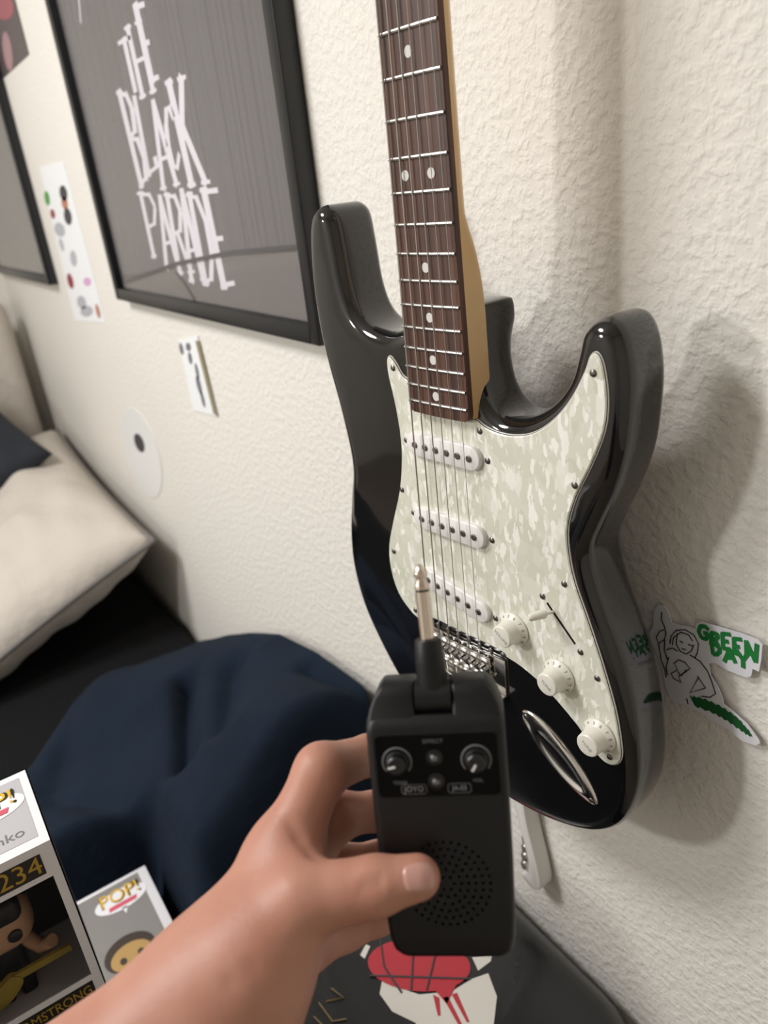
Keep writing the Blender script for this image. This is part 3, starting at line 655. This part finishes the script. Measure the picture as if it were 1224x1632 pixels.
# ------------------------------------------------------------------ hard case with decal under the guitar
cs = thing('hard_case', 'black glossy hard case with red and white decal lying below the guitar', 'case', (-.42, -.20, BEDZ))
CW, CD, CZ = .36, .385, 1.40 - .712 - BEDZ
prof = [(0, .0), (-.006, .004), (-.006, CZ * .45), (-.002, CZ * .5), (-.004, CZ - .05), (-.012, CZ - .022), (.012 - .04, CZ - .006), (-.045, CZ)]
rr = [[(x, y, z_) for x, y in rrect(CW + 2 * ins, CD + 2 * ins, max(.085 + ins, .03), 8)] for ins, z_ in prof]
CASEM = mat('black_case_shell', '17171a', .34, bump=(220, .12, .0008), coat=.15)
MB().rings(rr).build('shell', CASEM, cs, 40)
MB().rings([[(x, y, CZ * .47) for x, y in rrect(CW - .002, CD - .002, .083, 8)], [(x, y, CZ * .50) for x, y in rrect(CW - .002, CD - .002, .083, 8)]]).build('rim', BLACKFRAME, cs)
def oncase(x, y, dz=.0004):
    d_ = ray(x, y); p = CAM + d_ * ((BEDZ + CZ + dz - CAM[2]) / d_[2]); return (p[0] + .42, p[1] + .20, p[2] - BEDZ)
def decal(nm, m, pts, dz=.0004):
    q = [oncase(x, y, dz) for x, y in pts]; tri = geometry.tessellate_polygon([[Vector((p[0], p[1], 0)) for p in q]])
    return MB().add(q, [tuple(x) for x in tri]).build(nm, m, cs)
RED = mat('decal_red', 'b5303c', .45); WHD = mat('decal_white', 'd9d4cc', .45); GOLD = mat('decal_gold', '7d6a45', .5)
decal('decal_panel', WHD, [(612,1546),(633,1556),(640,1575),(668,1585),(720,1580),(752,1560),(778,1551),(792,1588),(786,1640),(800,1680),(690,1690),(662,1630),(625,1612),(605,1584)])
decal('decal_panel', WHD, [(752,1525),(784,1522),(782,1532),(762,1547)]); decal('decal_panel', WHD, [(583,1505),(590,1508),(581,1528),(574,1522)])
decal('decal_patch', RED, oval(668, 1538, 82, 42, 4, 30), .0008)
for seg in ([(605,1490),(612,1540),(640,1582)], [(660,1495),(655,1580)], [(700,1497),(680,1578)], [(590,1555),(750,1560)]):
    MB().tube([oncase(x, y, .0010) for x, y in seg], .0011, 4).build('decal_line', INKD, cs)
for pl in ([(688,1572),(728,1568),(712,1600)], [(690,1585),(700,1590),(702,1618),(698,1619)], [(706,1590),(714,1588),(737,1634),(731,1634)], [(720,1585),(728,1582),(748,1628),(744,1629)]): decal('decal_drip', RED, pl, .0009)
for seg in ([(528,1575),(548,1590),(520,1596)], [(508,1598),(530,1628),(552,1624)], [(500,1620),(520,1640)]): MB().tube([oncase(x, y, .0010) for x, y in seg], .0009, 4).build('gold_line', GOLD, cs)

# ------------------------------------------------------------------ boxed figures
CARD = mat('white_card', 'e9e7ea', .45); GREYC = mat('grey_card', 'b9b7bb', .5); DKC = mat('dark_card', '2b2523', .5); YEL = mat('logo_yellow', 'e2b321', .5)
BLK = mat('logo_black', '151515', .5); PNK = mat('logo_red', 'd0586a', .5); GLD = mat('gold_print', 'b59436', .5); DGREY = mat('grey_letter_ink', '77757a', .5)
RX90 = Matrix.Rotation(math.radians(90), 4, 'X')
def logo(parent, mtx, s):
    """yellow lettering on a white speech bubble; mtx maps the logo plane (x right, y up, z out)"""
    def P_(x, y, z): return tuple(mtx @ Vector((x * s, y * s, z)))
    b = MB(); ov = [(1.0 * math.cos(k), .52 * math.sin(k)) for k in [2 * math.pi * j / 28 for j in range(28)]]
    b.add([P_(x, y, .0003) for x, y in ov], [tuple(range(28))]); b.add([P_(-.1, -.45, .0003), P_(.12, -.45, .0003), P_(-.02, -.78, .0003)], [(0, 1, 2)])
    lg = b.build('logo_bubble', CARD, parent)
    text_part('logo_shadow', 'POP!', .95 * s, BLK, lg, mtx @ Matrix.Translation((.03 * s, .20 * s, .0005)), sx=.82)
    text_part('logo_lettering', 'POP!', .88 * s, YEL, lg, mtx @ Matrix.Translation((0, .23 * s, .0007)), sx=.82)
    MB().rings([[P_(x, y, .0004) for x, y in ((-.55, -.36), (.5, -.36), (.56, -.16), (-.5, -.16))], [P_(x, y, .0007) for x, y in ((-.55, -.36), (.5, -.36), (.56, -.16), (-.5, -.16))]]).build('logo_ribbon', PNK, lg)
W1, D1, H1 = .115, .09, .16
bx = thing('boxed_figure', 'white boxed vinyl figure with number 234 standing at the left edge', 'toy box', (-.479 - D1 / 2, -.404 - W1 / 2, 1.40 - .395 - H1), (0, 0, math.radians(90)))
fy, by = -D1 / 2, D1 / 2
# card shell: base, top, back, pillars, header and name band leave the window open
MB().box((-W1/2, fy, H1 - .0015), (W1/2, by, H1)).build('top_panel', CARD, bx)
MB().box((-W1/2 + .007, fy + .009, H1), (W1/2 - .007, by - .008, H1 + .0003)).build('top_print', GREYC, bx)
MB().box((-W1/2, fy, 0), (W1/2, by, .0015)).build('bottom_panel', CARD, bx); MB().box((-W1/2, by - .0015, 0), (W1/2, by, H1)).build('back_panel', DKC, bx)
MB().box((-W1/2, fy, H1 - .030), (W1/2, fy + .001, H1 - .0015)).build('front_header', CARD, bx)
MB().box((-W1/2, fy, .0015), (W1/2, fy + .001, .026)).build('front_footer', CARD, bx)
MB().box((-W1/2 + .004, fy - .0004, H1 - .025), (W1/2 - .010, fy, H1 - .007)).build('number_band', DKC, bx)
MB().box((-W1/2 + .004, fy - .0004, .006), (W1/2 - .008, fy, .021)).build('name_band', DKC, bx)
MB().box((W1/2 - .007, fy, .026), (W1/2, fy + .001, H1 - .03)).build('front_pillar', CARD, bx); MB().box((-W1/2, fy, .026), (-W1/2 + .007, fy + .001, H1 - .03)).build('front_pillar', CARD, bx)
MB().box((W1/2 - .001, fy, 0), (W1/2, by, H1)).build('side_panel', DKC, bx); MB().box((-W1/2, fy, 0), (-W1/2 + .001, by, H1)).build('side_panel', DKC, bx)
MB().box((-W1/2 + .007, fy + .0012, .026), (W1/2 - .007, fy + .0016, H1 - .03)).build('window_film', FILM, bx)
def front(x, z, dy=.0006): return Matrix.Translation((x, fy - dy, z)) @ RX90
text_part('number_lettering', '234', .021, GLD, bx, front(.032, H1 - .016), sx=.95)
MB().box((-.05, fy - .0007, H1 - .023), (-.012, fy - .0004, H1 - .010)).build('header_gold_block', GLD, bx)
MB().rings([[(x, fy - .0007, z_) for x, z_ in ((-.006, H1 - .022), (.010, H1 - .022), (.002, H1 - .009))], [(x, fy - .0004, z_) for x, z_ in ((-.006, H1 - .022), (.010, H1 - .022), (.002, H1 - .009))]]).build('header_triangle', GREYC, bx)
text_part('name_lettering', 'BILLIE JOE ARMSTRONG', .0125, GLD, bx, front(-.002, .0135), sx=.74)
logo(bx, Matrix.Translation((W1/2 - .034, .012, H1 + .0003)), .027)
text_part('top_lettering', 'Funko', .013, DGREY, bx, Matrix.Translation((W1/2 - .030, -.025, H1 + .0005)))
# clear protector sleeve around the box
fg = thing('vinyl_figure', 'big-headed vinyl figure with guitar inside the number 234 box', 'figure', (-.479 - D1 / 2, -.404 - W1 / 2, 1.40 - .395 - H1 + .0016), (0, 0, math.radians(90)))
SKINV = mat('vinyl_skin', 'c59a78', .5); HAIRV = mat('vinyl_dark_hair', '1d1917', .5); CLOTHV = mat('vinyl_black_cloth', '1b1b1d', .6); GTRV = mat('vinyl_yellow_guitar', 'a08a3a', .5)
def blobm(lo, hi, m, nm, bev): return MB().box(lo, hi).build(nm, m, fg, 50, bevel=(bev, 5))
hd = blobm((-.029, -.024, .055), (.029, .024, .103), SKINV, 'head', .018)
blobm((-.031, -.012, .078), (.031, .027, .112), HAIRV, 'hair', .015); blobm((-.026, -.030, .090), (.024, -.012, .110), HAIRV, 'fringe', .007)
for s_ in (-1, 1): MB().lathe([(.005, 0), (.005, .002), (.003, .003)], (s_ * .014, -.0235, .076), (0, -1, 0), 14).build('eye', HAIRV, hd)
blobm((-.014, -.012, .022), (.014, .012, .058), CLOTHV, 'torso', .006)
for s_ in (-1, 1): blobm((s_ * .008 - .006, -.009, 0), (s_ * .008 + .006, .009, .026), CLOTHV, 'leg', .004)
MB().tube([(.016, 0, .05), (.026, -.012, .042), (.034, -.02, .05)], [.006, .0055, .005], 10).build('arm', SKINV, fg, 60); MB().tube([(-.016, 0, .05), (-.024, -.012, .038), (-.008, -.022, .034)], [.006, .0055, .005], 10).build('arm', SKINV, fg, 60)
g2 = spline([(-.026,.022),(-.012,.020),(.0,.026),(.008,.036),(.002,.044),(-.008,.040),(-.018,.044),(-.027,.036)], 4)
MB().rings([[(p[0], -.022, p[1]) for p in g2], [(p[0], -.027, p[1]) for p in g2]]).box((.002, -.026, .037), (.044, -.023, .043)).build('toy_guitar', GTRV, fg, 40)

b2 = thing('boxed_figure', 'white boxed vinyl figure lying face up on the bed behind the standing one', 'toy box', (-.849 + .08, -.40 + .0265, BEDZ), (0, 0, math.radians(90)))
H2 = 1.40 - .81 - BEDZ                       # lies on its back: local x across, y towards its top
MB().box((-W1/2, -.08, 0), (W1/2, .08, H2)).build('carton', CARD, b2, 30, bevel=(.0012, 2))
MB().box((-W1/2 + .008, -.070, H2), (W1/2 - .012, .074, H2 + .0003)).build('face_print', mat('grey_face_card', '85827f', .5), b2)
logo(b2, Matrix.Translation((W1/2 - .042, .046, H2 + .0003)), .033)
ph_ = mat('printed_hair', '3a2e26', .55); pf_ = mat('printed_face', 'b08d55', .55)
def disc(nm, m, cx, cy, rx_, ry_, dz): MB().add([(cx + rx_ * math.cos(a), cy + ry_ * math.sin(a), H2 + dz) for a in [2 * math.pi * k / 24 for k in range(24)]], [tuple(range(24))]).build(nm, m, b2)
disc('printed_hair', ph_, .002, -.036, .030, .026, .0005); disc('printed_face', pf_, .002, -.042, .024, .019, .0008); disc('printed_eye', ph_, -.008, -.044, .004, .005, .001); disc('printed_eye', ph_, .013, -.044, .004, .005, .001)
# carton that carries the standing box (hidden behind the arm)
sp_ = MB().box((-.60, -.70, BEDZ), (-.30, -.405, 1.40 - .395 - H1)).build('storage_cube', mat('charcoal_storage_cube', '2a2a2d', .7), None, 30, bevel=(.006, 2))
tag(sp_, 'charcoal storage cube under the standing boxed figure, hidden by the arm', 'storage cube')

# ------------------------------------------------------------------ pocket amplifier
AR = np.array([[0.98823, 0.08745, 0.12553], [-0.07547, 0.9924, -0.09722], [-0.13308, 0.0866, 0.98732]]); AT = np.array([0.0206, 0.0884, 0.3199])
ax_r, ax_d, ax_n = M @ AR[:, 0], M @ AR[:, 1], M @ AR[:, 2]
top_c = CAM + M @ AT; H_A = 100.0
org = top_c + ax_d * H_A / 1000
amp = thing('pocket_amplifier', 'black pocket guitar amplifier with folding jack plug held in the hand', 'amplifier')
amp.matrix_world = Matrix(((ax_r[0], ax_n[0], -ax_d[0], org[0]), (ax_r[1], ax_n[1], -ax_d[1], org[1]), (ax_r[2], ax_n[2], -ax_d[2], org[2]), (0, 0, 0, 1)))
def A(a, b_, c): return (a / 1000, c / 1000, (H_A - b_) / 1000)     # mm: right, down from the face's top edge, depth into it
AMPM = mat('black_soft_plastic', '0d0d0f', .45, spec=.4, bump=(900, .1, .0003)); PANEL = mat('panel_gloss_black', '030304', .3, spec=.12)
def asec(b_, wd, cf, cb, r_): return [A(x, b_, y) for x, y in rrect(wd, cb - cf, r_, 5, 0, (cf + cb) / 2)]
secs = [asec(-3.2, 56.4, 3.2, 33, 4), asec(-1, 57.8, 1.2, 33.6, 4), asec(1.2, 58.4, .25, 34, 4), asec(4, 58.4, 0, 34, 3.5), asec(32, 58, 0, 34, 3.5), asec(60, 57, 0, 34, 3.5), asec(86, 55, 0, 34, 3.5), asec(95, 53.8, .2, 34, 4), asec(100.5, 51.5, .8, 33, 5), asec(103, 48.5, 2, 31, 6), asec(103.8, 45, 4, 29, 7)]
shell = MB().rings(secs).build('shell', AMPM, amp, 40)
holes = MB()
for k in range(1, 7):
    r_ = 3.05 * k
    for j in range(6 * k):
        a = 2 * math.pi * (j + .5 * (k % 2)) / (6 * k); holes.lathe([(.78e-3, -.6e-3), (.78e-3, 2e-3)], A(.0 + r_ * math.sin(a), 69 + r_ * math.cos(a), 0), (0, 1, 0), 8)
cut = holes.build('cutter', AMPM, amp)
md = shell.modifiers.new('holes', 'BOOLEAN'); md.object = cut; md.operation = 'DIFFERENCE'; md.solver = 'EXACT'
bpy.context.view_layer.update(); dg = bpy.context.evaluated_depsgraph_get()
me = bpy.data.meshes.new_from_object(shell.evaluated_get(dg)); shell.modifiers.clear(); shell.data = me; bpy.data.objects.remove(cut)
me.set_sharp_from_angle(angle=math.radians(40))
for s_ in (-1, 1):                           # two hinge shoulders with chamfered outer corners
    rr = []
    for b_, xo, cf, cb in ((-2.2, 28.2, 2.4, 32), (-6, 27.4, 4.4, 31), (-10.5, 25.4, 5.8, 29), (-14.0, 22.9, 7.2, 26), (-15.6, 21.8, 10, 22)):
        xi = 7.9; cx = s_ * (xi + xo) / 2; rr.append([A(x, b_, y) for x, y in rrect(xo - xi, cb - cf, 1.6, 3, cx, (cf + cb) / 2)])
    MB().rings(rr).build('hinge_shoulder', AMPM, amp, 40)
hinge = MB().tube([A(-7.6, -8.2, 12.4), A(7.6, -8.2, 12.4)], .0078, 28).build('hinge_barrel', AMPM, amp, 40)
dirp = Vector(A(-.8, -38, 13)) - Vector(A(0, -8.2, 12.4))
plug = MB().lathe([(.0066, 0), (.0064, .014), (.0056, .0245), (.0050, .0252)], A(0, -8.2, 12.4), dirp, 24).build('plug_boot', AMPM, hinge, 40)
base_p = Vector(A(0, -8.2, 12.4)) + dirp.normalized() * .0252
jkp = MB().lathe([(3.175e-3, -.001), (3.175e-3, .0205)], base_p, dirp, 24).build('plug_sleeve', NICKEL, hinge, 40)
MB().lathe([(2.95e-3, .0205), (2.95e-3, .0215)], base_p, dirp, 20).build('insulator_ring', BLK, hinge)
MB().lathe([(3.175e-3, .0215), (3.1e-3, .0235), (2.2e-3, .0255), (2.25e-3, .0262), (3.1e-3, .0275), (2.9e-3, .029), (1.6e-3, .0312), (.5e-3, .0322)], base_p, dirp, 24).build('plug_tip', NICKEL, hinge, 50)
rr = [[A(x, y, -.02) for x, y in rrect(51.2, 26.6, 1.8, 4, 0, 17.2)], [A(x, y, -.45) for x, y in rrect(50.8, 26.2, 1.8, 4, 0, 17.2)]]
panel = MB().rings(rr).build('control_panel', PANEL, amp); panel['label'] = 'glossy black control panel'
INKA = mat('panel_grey_print', '8b8b8e', .5); INKD2 = mat('panel_dim_print', '6c6c70', .5); MARK = mat('knob_white_mark', 'f0f0ee', .4); KN = mat('knob_black', '121214', .3)
for a0, ang in ((-16.6, 258), (16.4, 212)):
    arc = [A(a0 + 6.0 * math.sin(math.radians(t_)), 15 - 6.0 * math.cos(math.radians(t_)), -.5) for t_ in range(-130, 136, 10)]
    MB().tube(arc, .00042, 6).build('dial_scale', INKD2, panel)
    kb = MB().lathe([(5.0e-3, 0), (4.8e-3, .8e-3), (4.2e-3, 1.2e-3), (3.9e-3, 4.4e-3), (3.3e-3, 5.0e-3), (0, 5.0e-3)], A(a0, 15, -.45), (0, -1, 0), 28).build('dial_knob', KN, amp, 30)
    t_ = math.radians(ang); dv = np.array([math.sin(t_), -math.cos(t_)]); sv = np.array([-dv[1], dv[0]]) * .45
    q = [np.array([a0, 15.]) + dv * x + sv * y for x, y in ((.3, -1), (3.4, -1), (3.4, 1), (.3, 1))]
    MB().rings([[A(p[0], p[1], -5.42) for p in q], [A(p[0], p[1], -5.62) for p in q]]).build('pointer_mark', MARK, kb)
for b_ in (13.6, 23.8):
    MB().lathe([(3.4e-3, 0), (3.4e-3, .3e-3), (2.6e-3, .5e-3)], A(-.8, b_, -.45), (0, -1, 0), 20).lathe([(2.1e-3, 0), (2.1e-3, 1.0e-3), (1.5e-3, 1.5e-3)], A(-.8, b_, -.45), (0, -1, 0), 16).build('push_button', KN, amp, 30)
    MB().lathe([(1.55e-3, 1.3e-3), (1.3e-3, 1.75e-3), (.4e-3, 1.9e-3)], A(-.8, b_, -.45), (0, -1, 0), 14).build('button_cap', mat('button_grey_metal', '77777a', .3, .6), amp, 60)
def ptext(s, a, b_, size, m=INKA, sx=1.): return text_part('panel_lettering', s, size, m, panel, Matrix.Translation(A(a, b_, -.52)) @ RX90, sx=sx)
ptext('EFFECT', -1, 6.7, .0022, INKD2, 1.2); ptext('TONE', -16, 24.2, .0020, INKD2, 1.1); ptext('VOL', 16.5, 24, .0020, INKD2, 1.1)
ptext('JOYO', -10.4, 27.1, .0033, INKA, 1.0); ptext('JA-03', 8.6, 27.1, .0030, INKA, .9)
for a0, wd in ((-10.4, 10.4), (8.6, 9.4)):
    o2 = rrect(wd, 4.0, .9, 3, a0, 27.1); MB().tube([A(x, y, -.5) for x, y in o2] + [A(*o2[0], -.5)], .00013, 4, False).build('lettering_outline', INKD2, panel)
MB().box(A(-24, 20, 34.2), A(24, 88, 33.8)).build('battery_door', AMPM, amp)

# ------------------------------------------------------------------ the hand and forearm
def J(px, py, z): return at(px, py, z)
def cone(p, a, b, r1, r2):                   # signed distance to a round cone
    a, b = np.array(a, np.float32), np.array(b, np.float32); ba = b - a; l2 = float(ba @ ba); rr_ = r1 - r2; a2 = l2 - rr_ * rr_; il2 = 1 / l2
    pa = p - a; y = pa @ ba; z = y - l2
    x2 = np.sum((pa * l2 - y[..., None] * ba) ** 2, -1); y2 = y * y * l2; z2 = z * z * l2
    k = np.sign(rr_) * rr_ * rr_ * x2
    c1 = np.sign(z) * a2 * z2 > k; c2 = np.sign(y) * a2 * y2 < k
    d = (np.sqrt(x2 * a2 * il2) + y * rr_) * il2 - r1
    d = np.where(c2, np.sqrt(x2 + y2) * il2 - r1, d)
    return np.where(c1, np.sqrt(x2 + z2) * il2 - r2, d)
def smin(a, b, k):
    h = np.clip(.5 + .5 * (b - a) / k, 0, 1); return b * (1 - h) + a * h - k * h * (1 - h)
HJ = dict(el=J(-110, 1985, .285), wr=J(343, 1602, .322), th0=J(405, 1535, .318), th1=J(482, 1436, .319), th2=J(598, 1412, .3165), th3=J(666, 1398, .3155),
          i0=J(451, 1364, .345), i1=J(512, 1228, .353), i2=J(588, 1203, .377), i3=J(645, 1208, .383),
          m0=J(462, 1400, .362), m1=J(534, 1300, .371), m2=J(602, 1292, .382), m3=J(655, 1296, .387),
          r0=J(478, 1440, .372), r1=J(545, 1382, .381), r2=J(605, 1370, .387), r3=J(648, 1372, .390),
          p0=J(486, 1490, .372), p1=J(548, 1480, .384), p2=J(600, 1462, .390), p3=J(640, 1452, .392))
CREASE = [(np.array(J(*a), np.float32), np.array(J(*b), np.float32), dp, wd) for a, b, dp, wd in (
    ((594, 1368, .3065), (590, 1440, .3065), .0010, .0018), ((606, 1368, .3068), (604, 1438, .3065), .0011, .0017), ((582, 1372, .3065), (577, 1436, .3065), .0008, .0018),
    ((472, 1318, .333), (505, 1374, .322), .0018, .0024), ((455, 1300, .336), (480, 1352, .330), .0010, .0022),
    ((455, 1492, .305), (528, 1480, .312), .0016, .0024), ((355, 1560, .293), (420, 1592, .298), .0009, .0026), ((380, 1530, .293), (440, 1560, .299), .0007, .0024))]
def hand_sdf(p):
    c = lambda a, b, r1, r2: cone(p, HJ[a], HJ[b], r1, r2)
    d = c('el', 'wr', .042, .0315)
    d = smin(d, c('wr', 'i0', .030, .0150), .020); d = smin(d, c('wr', 'm0', .028, .0150), .012)
    d = smin(d, c('wr', 'r0', .027, .0140), .012); d = smin(d, c('wr', 'p0', .026, .0140), .014)
    d = smin(d, c('i0', 'p0', .0135, .012), .010)
    th = smin(c('wr', 'th0', .027, .0215), c('th0', 'th1', .0215, .0150), .014)
    th = smin(th, c('th1', 'th2', .0145, .0117), .005)
    th = smin(th, c('th2', 'th3', .0112, .0092), .004)
    web = cone(p, HJ['i0'] * .55 + HJ['th1'] * .45, HJ['th0'], .010, .014)
    d = smin(smin(d, web, .016), th, .012)
    fs_ = []
    for f_, r_ in (('i', (.0142, .0116, .0094, .0078)), ('m', (.0140, .0108, .0092, .0080)), ('r', (.0130, .0100, .0088, .0075)), ('p', (.0125, .0098, .0085, .0070))):
        e = smin(c(f_ + '0', f_ + '1', r_[0], r_[1]), c(f_ + '1', f_ + '2', r_[1], r_[2]), .006)
        fs_.append(smin(e, c(f_ + '2', f_ + '3', r_[2], r_[3]), .004))
    fg_ = fs_[0]
    for e in fs_[1:]: fg_ = smin(fg_, e, .0012)
    d = smin(d, fg_, .010)
    # skin folds: thumb joint, base of the thumb, web towards the index finger
    for a, b, dep, wid in CREASE:
        ab = b - a; t_ = np.clip(((p - a) @ ab) / float(ab @ ab), 0, 1); q = p - a - t_[..., None] * ab
        d = d + dep * np.exp(-np.sum(q * q, -1) / (wid * wid)) * np.minimum(1, 4 * t_ * (1 - t_) + .25)
    return d
def surface_nets(fn, lo, hi, h):
    nx, ny, nz = [int(math.ceil((b_ - a) / h)) + 1 for a, b_ in zip(lo, hi)]
    gx, gy, gz = [np.arange(n_, dtype=np.float32) * h + l for n_, l in zip((nx, ny, nz), lo)]
    S = np.empty((nx, ny, nz), np.float32)
    for i0 in range(0, nx, 24):
        P = np.stack(np.meshgrid(gx[i0:i0 + 24], gy, gz, indexing='ij'), -1); S[i0:i0 + 24] = fn(P)
    neg = S < 0; cnt = np.zeros((nx - 1, ny - 1, nz - 1), np.float32); acc = np.zeros((nx - 1, ny - 1, nz - 1, 3), np.float32)
    cor = [(i, j, k) for i in (0, 1) for j in (0, 1) for k in (0, 1)]
    sl_ = lambda c: (slice(c[0], nx - 1 + c[0]), slice(c[1], ny - 1 + c[1]), slice(c[2], nz - 1 + c[2]))
    for a in cor:
        for ax in range(3):
            if a[ax] == 1: continue
            b_ = list(a); b_[ax] = 1; sa, sb = S[sl_(a)], S[sl_(b_)]; cr = (sa < 0) != (sb < 0)
            t_ = np.where(cr, sa / np.where(cr, sa - sb, 1), 0); cnt += cr
            for q in range(3): acc[..., q] += np.where(cr, a[q] + (t_ if q == ax else 0), 0)
    act = cnt > 0; idx = -np.ones(act.shape, np.int64); idx[act] = np.arange(act.sum())
    I = np.argwhere(act); V_ = (I + acc[act] / cnt[act][:, None]) * h + np.array(lo); faces = []
    for ax in range(3):
        o1, o2 = [(1, 2), (2, 0), (0, 1)][ax]
        s0 = [slice(1, -1)] * 3; s0[ax] = slice(0, -1); s1 = [slice(1, -1)] * 3; s1[ax] = slice(1, None)
        cr = neg[tuple(s0)] != neg[tuple(s1)]; flip = neg[tuple(s0)][cr]; E = np.argwhere(cr); off = np.ones(3, int); off[ax] = 0; E = E + off
        q = []
        for da, db in ((0, 0), (1, 0), (1, 1), (0, 1)):
            e = E.copy(); e[:, o1] -= da; e[:, o2] -= db; q.append(idx[e[:, 0], e[:, 1], e[:, 2]])
        q = np.stack(q, 1); q[~flip] = q[~flip][:, ::-1]; faces.append(q)
    return V_, np.concatenate(faces)
pts_ = np.array(list(HJ.values())); lo = pts_.min(0) - .05; hi = pts_.max(0) + .05
V_, Fq = surface_nets(hand_sdf, lo, hi, .0014)
me = bpy.data.meshes.new('person'); me.from_pydata(V_.tolist(), [], Fq.tolist())
bm = bmesh.new(); bm.from_mesh(me); bmesh.ops.smooth_vert(bm, verts=bm.verts, factor=.5, use_axis_x=True, use_axis_y=True, use_axis_z=True); bmesh.ops.recalc_face_normals(bm, faces=bm.faces); bm.to_mesh(me); bm.free()
me.polygons.foreach_set('use_smooth', [True] * len(me.polygons))
SKIN = mat('skin', 'b67f6b', .5, var=(38, 'bd8975'), bump=(520, .18, .0006), sub=.25)
me.materials.append(SKIN)
person = tag(link('person', me), 'bare left forearm and hand gripping the pocket amplifier, thumb across its front', 'person')
# thumb nail: a curved plate on the surface of the thumb's end
def hit(x, y):
    d_ = ray(x, y); n_ = np.linalg.norm(d_); s = .25 * n_; u_ = d_ / n_
    for _ in range(60):
        dd = float(hand_sdf((CAM + u_ * s)[None, :].astype(np.float32))[0]); s += dd
        if abs(dd) < 2e-5: break
    return CAM + u_ * s, u_
gn = 12; grid = []
for j in range(gn + 1):
    for i in range(gn + 1):
        x, y = i / gn * 2 - 1, j / gn * 2 - 1
        xx = x * math.sqrt(1 - .32 * y * y); yy = y * math.sqrt(1 - .32 * x * x)
        px, py = 668.5 + 27 * xx + 3.5 * yy, 1398 - 4 * xx + 25 * yy
        q, u_ = hit(px, py); e = 1e-4
        nr = np.array([float(hand_sdf((q + np.eye(3)[k_] * e)[None, :].astype(np.float32))[0] - hand_sdf((q - np.eye(3)[k_] * e)[None, :].astype(np.float32))[0]) for k_ in range(3)]); nr /= np.linalg.norm(nr) + 1e-9
        grid.append(q + nr * (.00045 if max(abs(x), abs(y)) < .99 else -.0003))
nl = MB().add(grid, [(j * (gn + 1) + i, j * (gn + 1) + i + 1, (j + 1) * (gn + 1) + i + 1, (j + 1) * (gn + 1) + i) for j in range(gn) for i in range(gn)]).build('thumb_nail', mat('nail', 'c4958a', .22), person)
nl.data.polygons.foreach_set('use_smooth', [True] * len(nl.data.polygons))
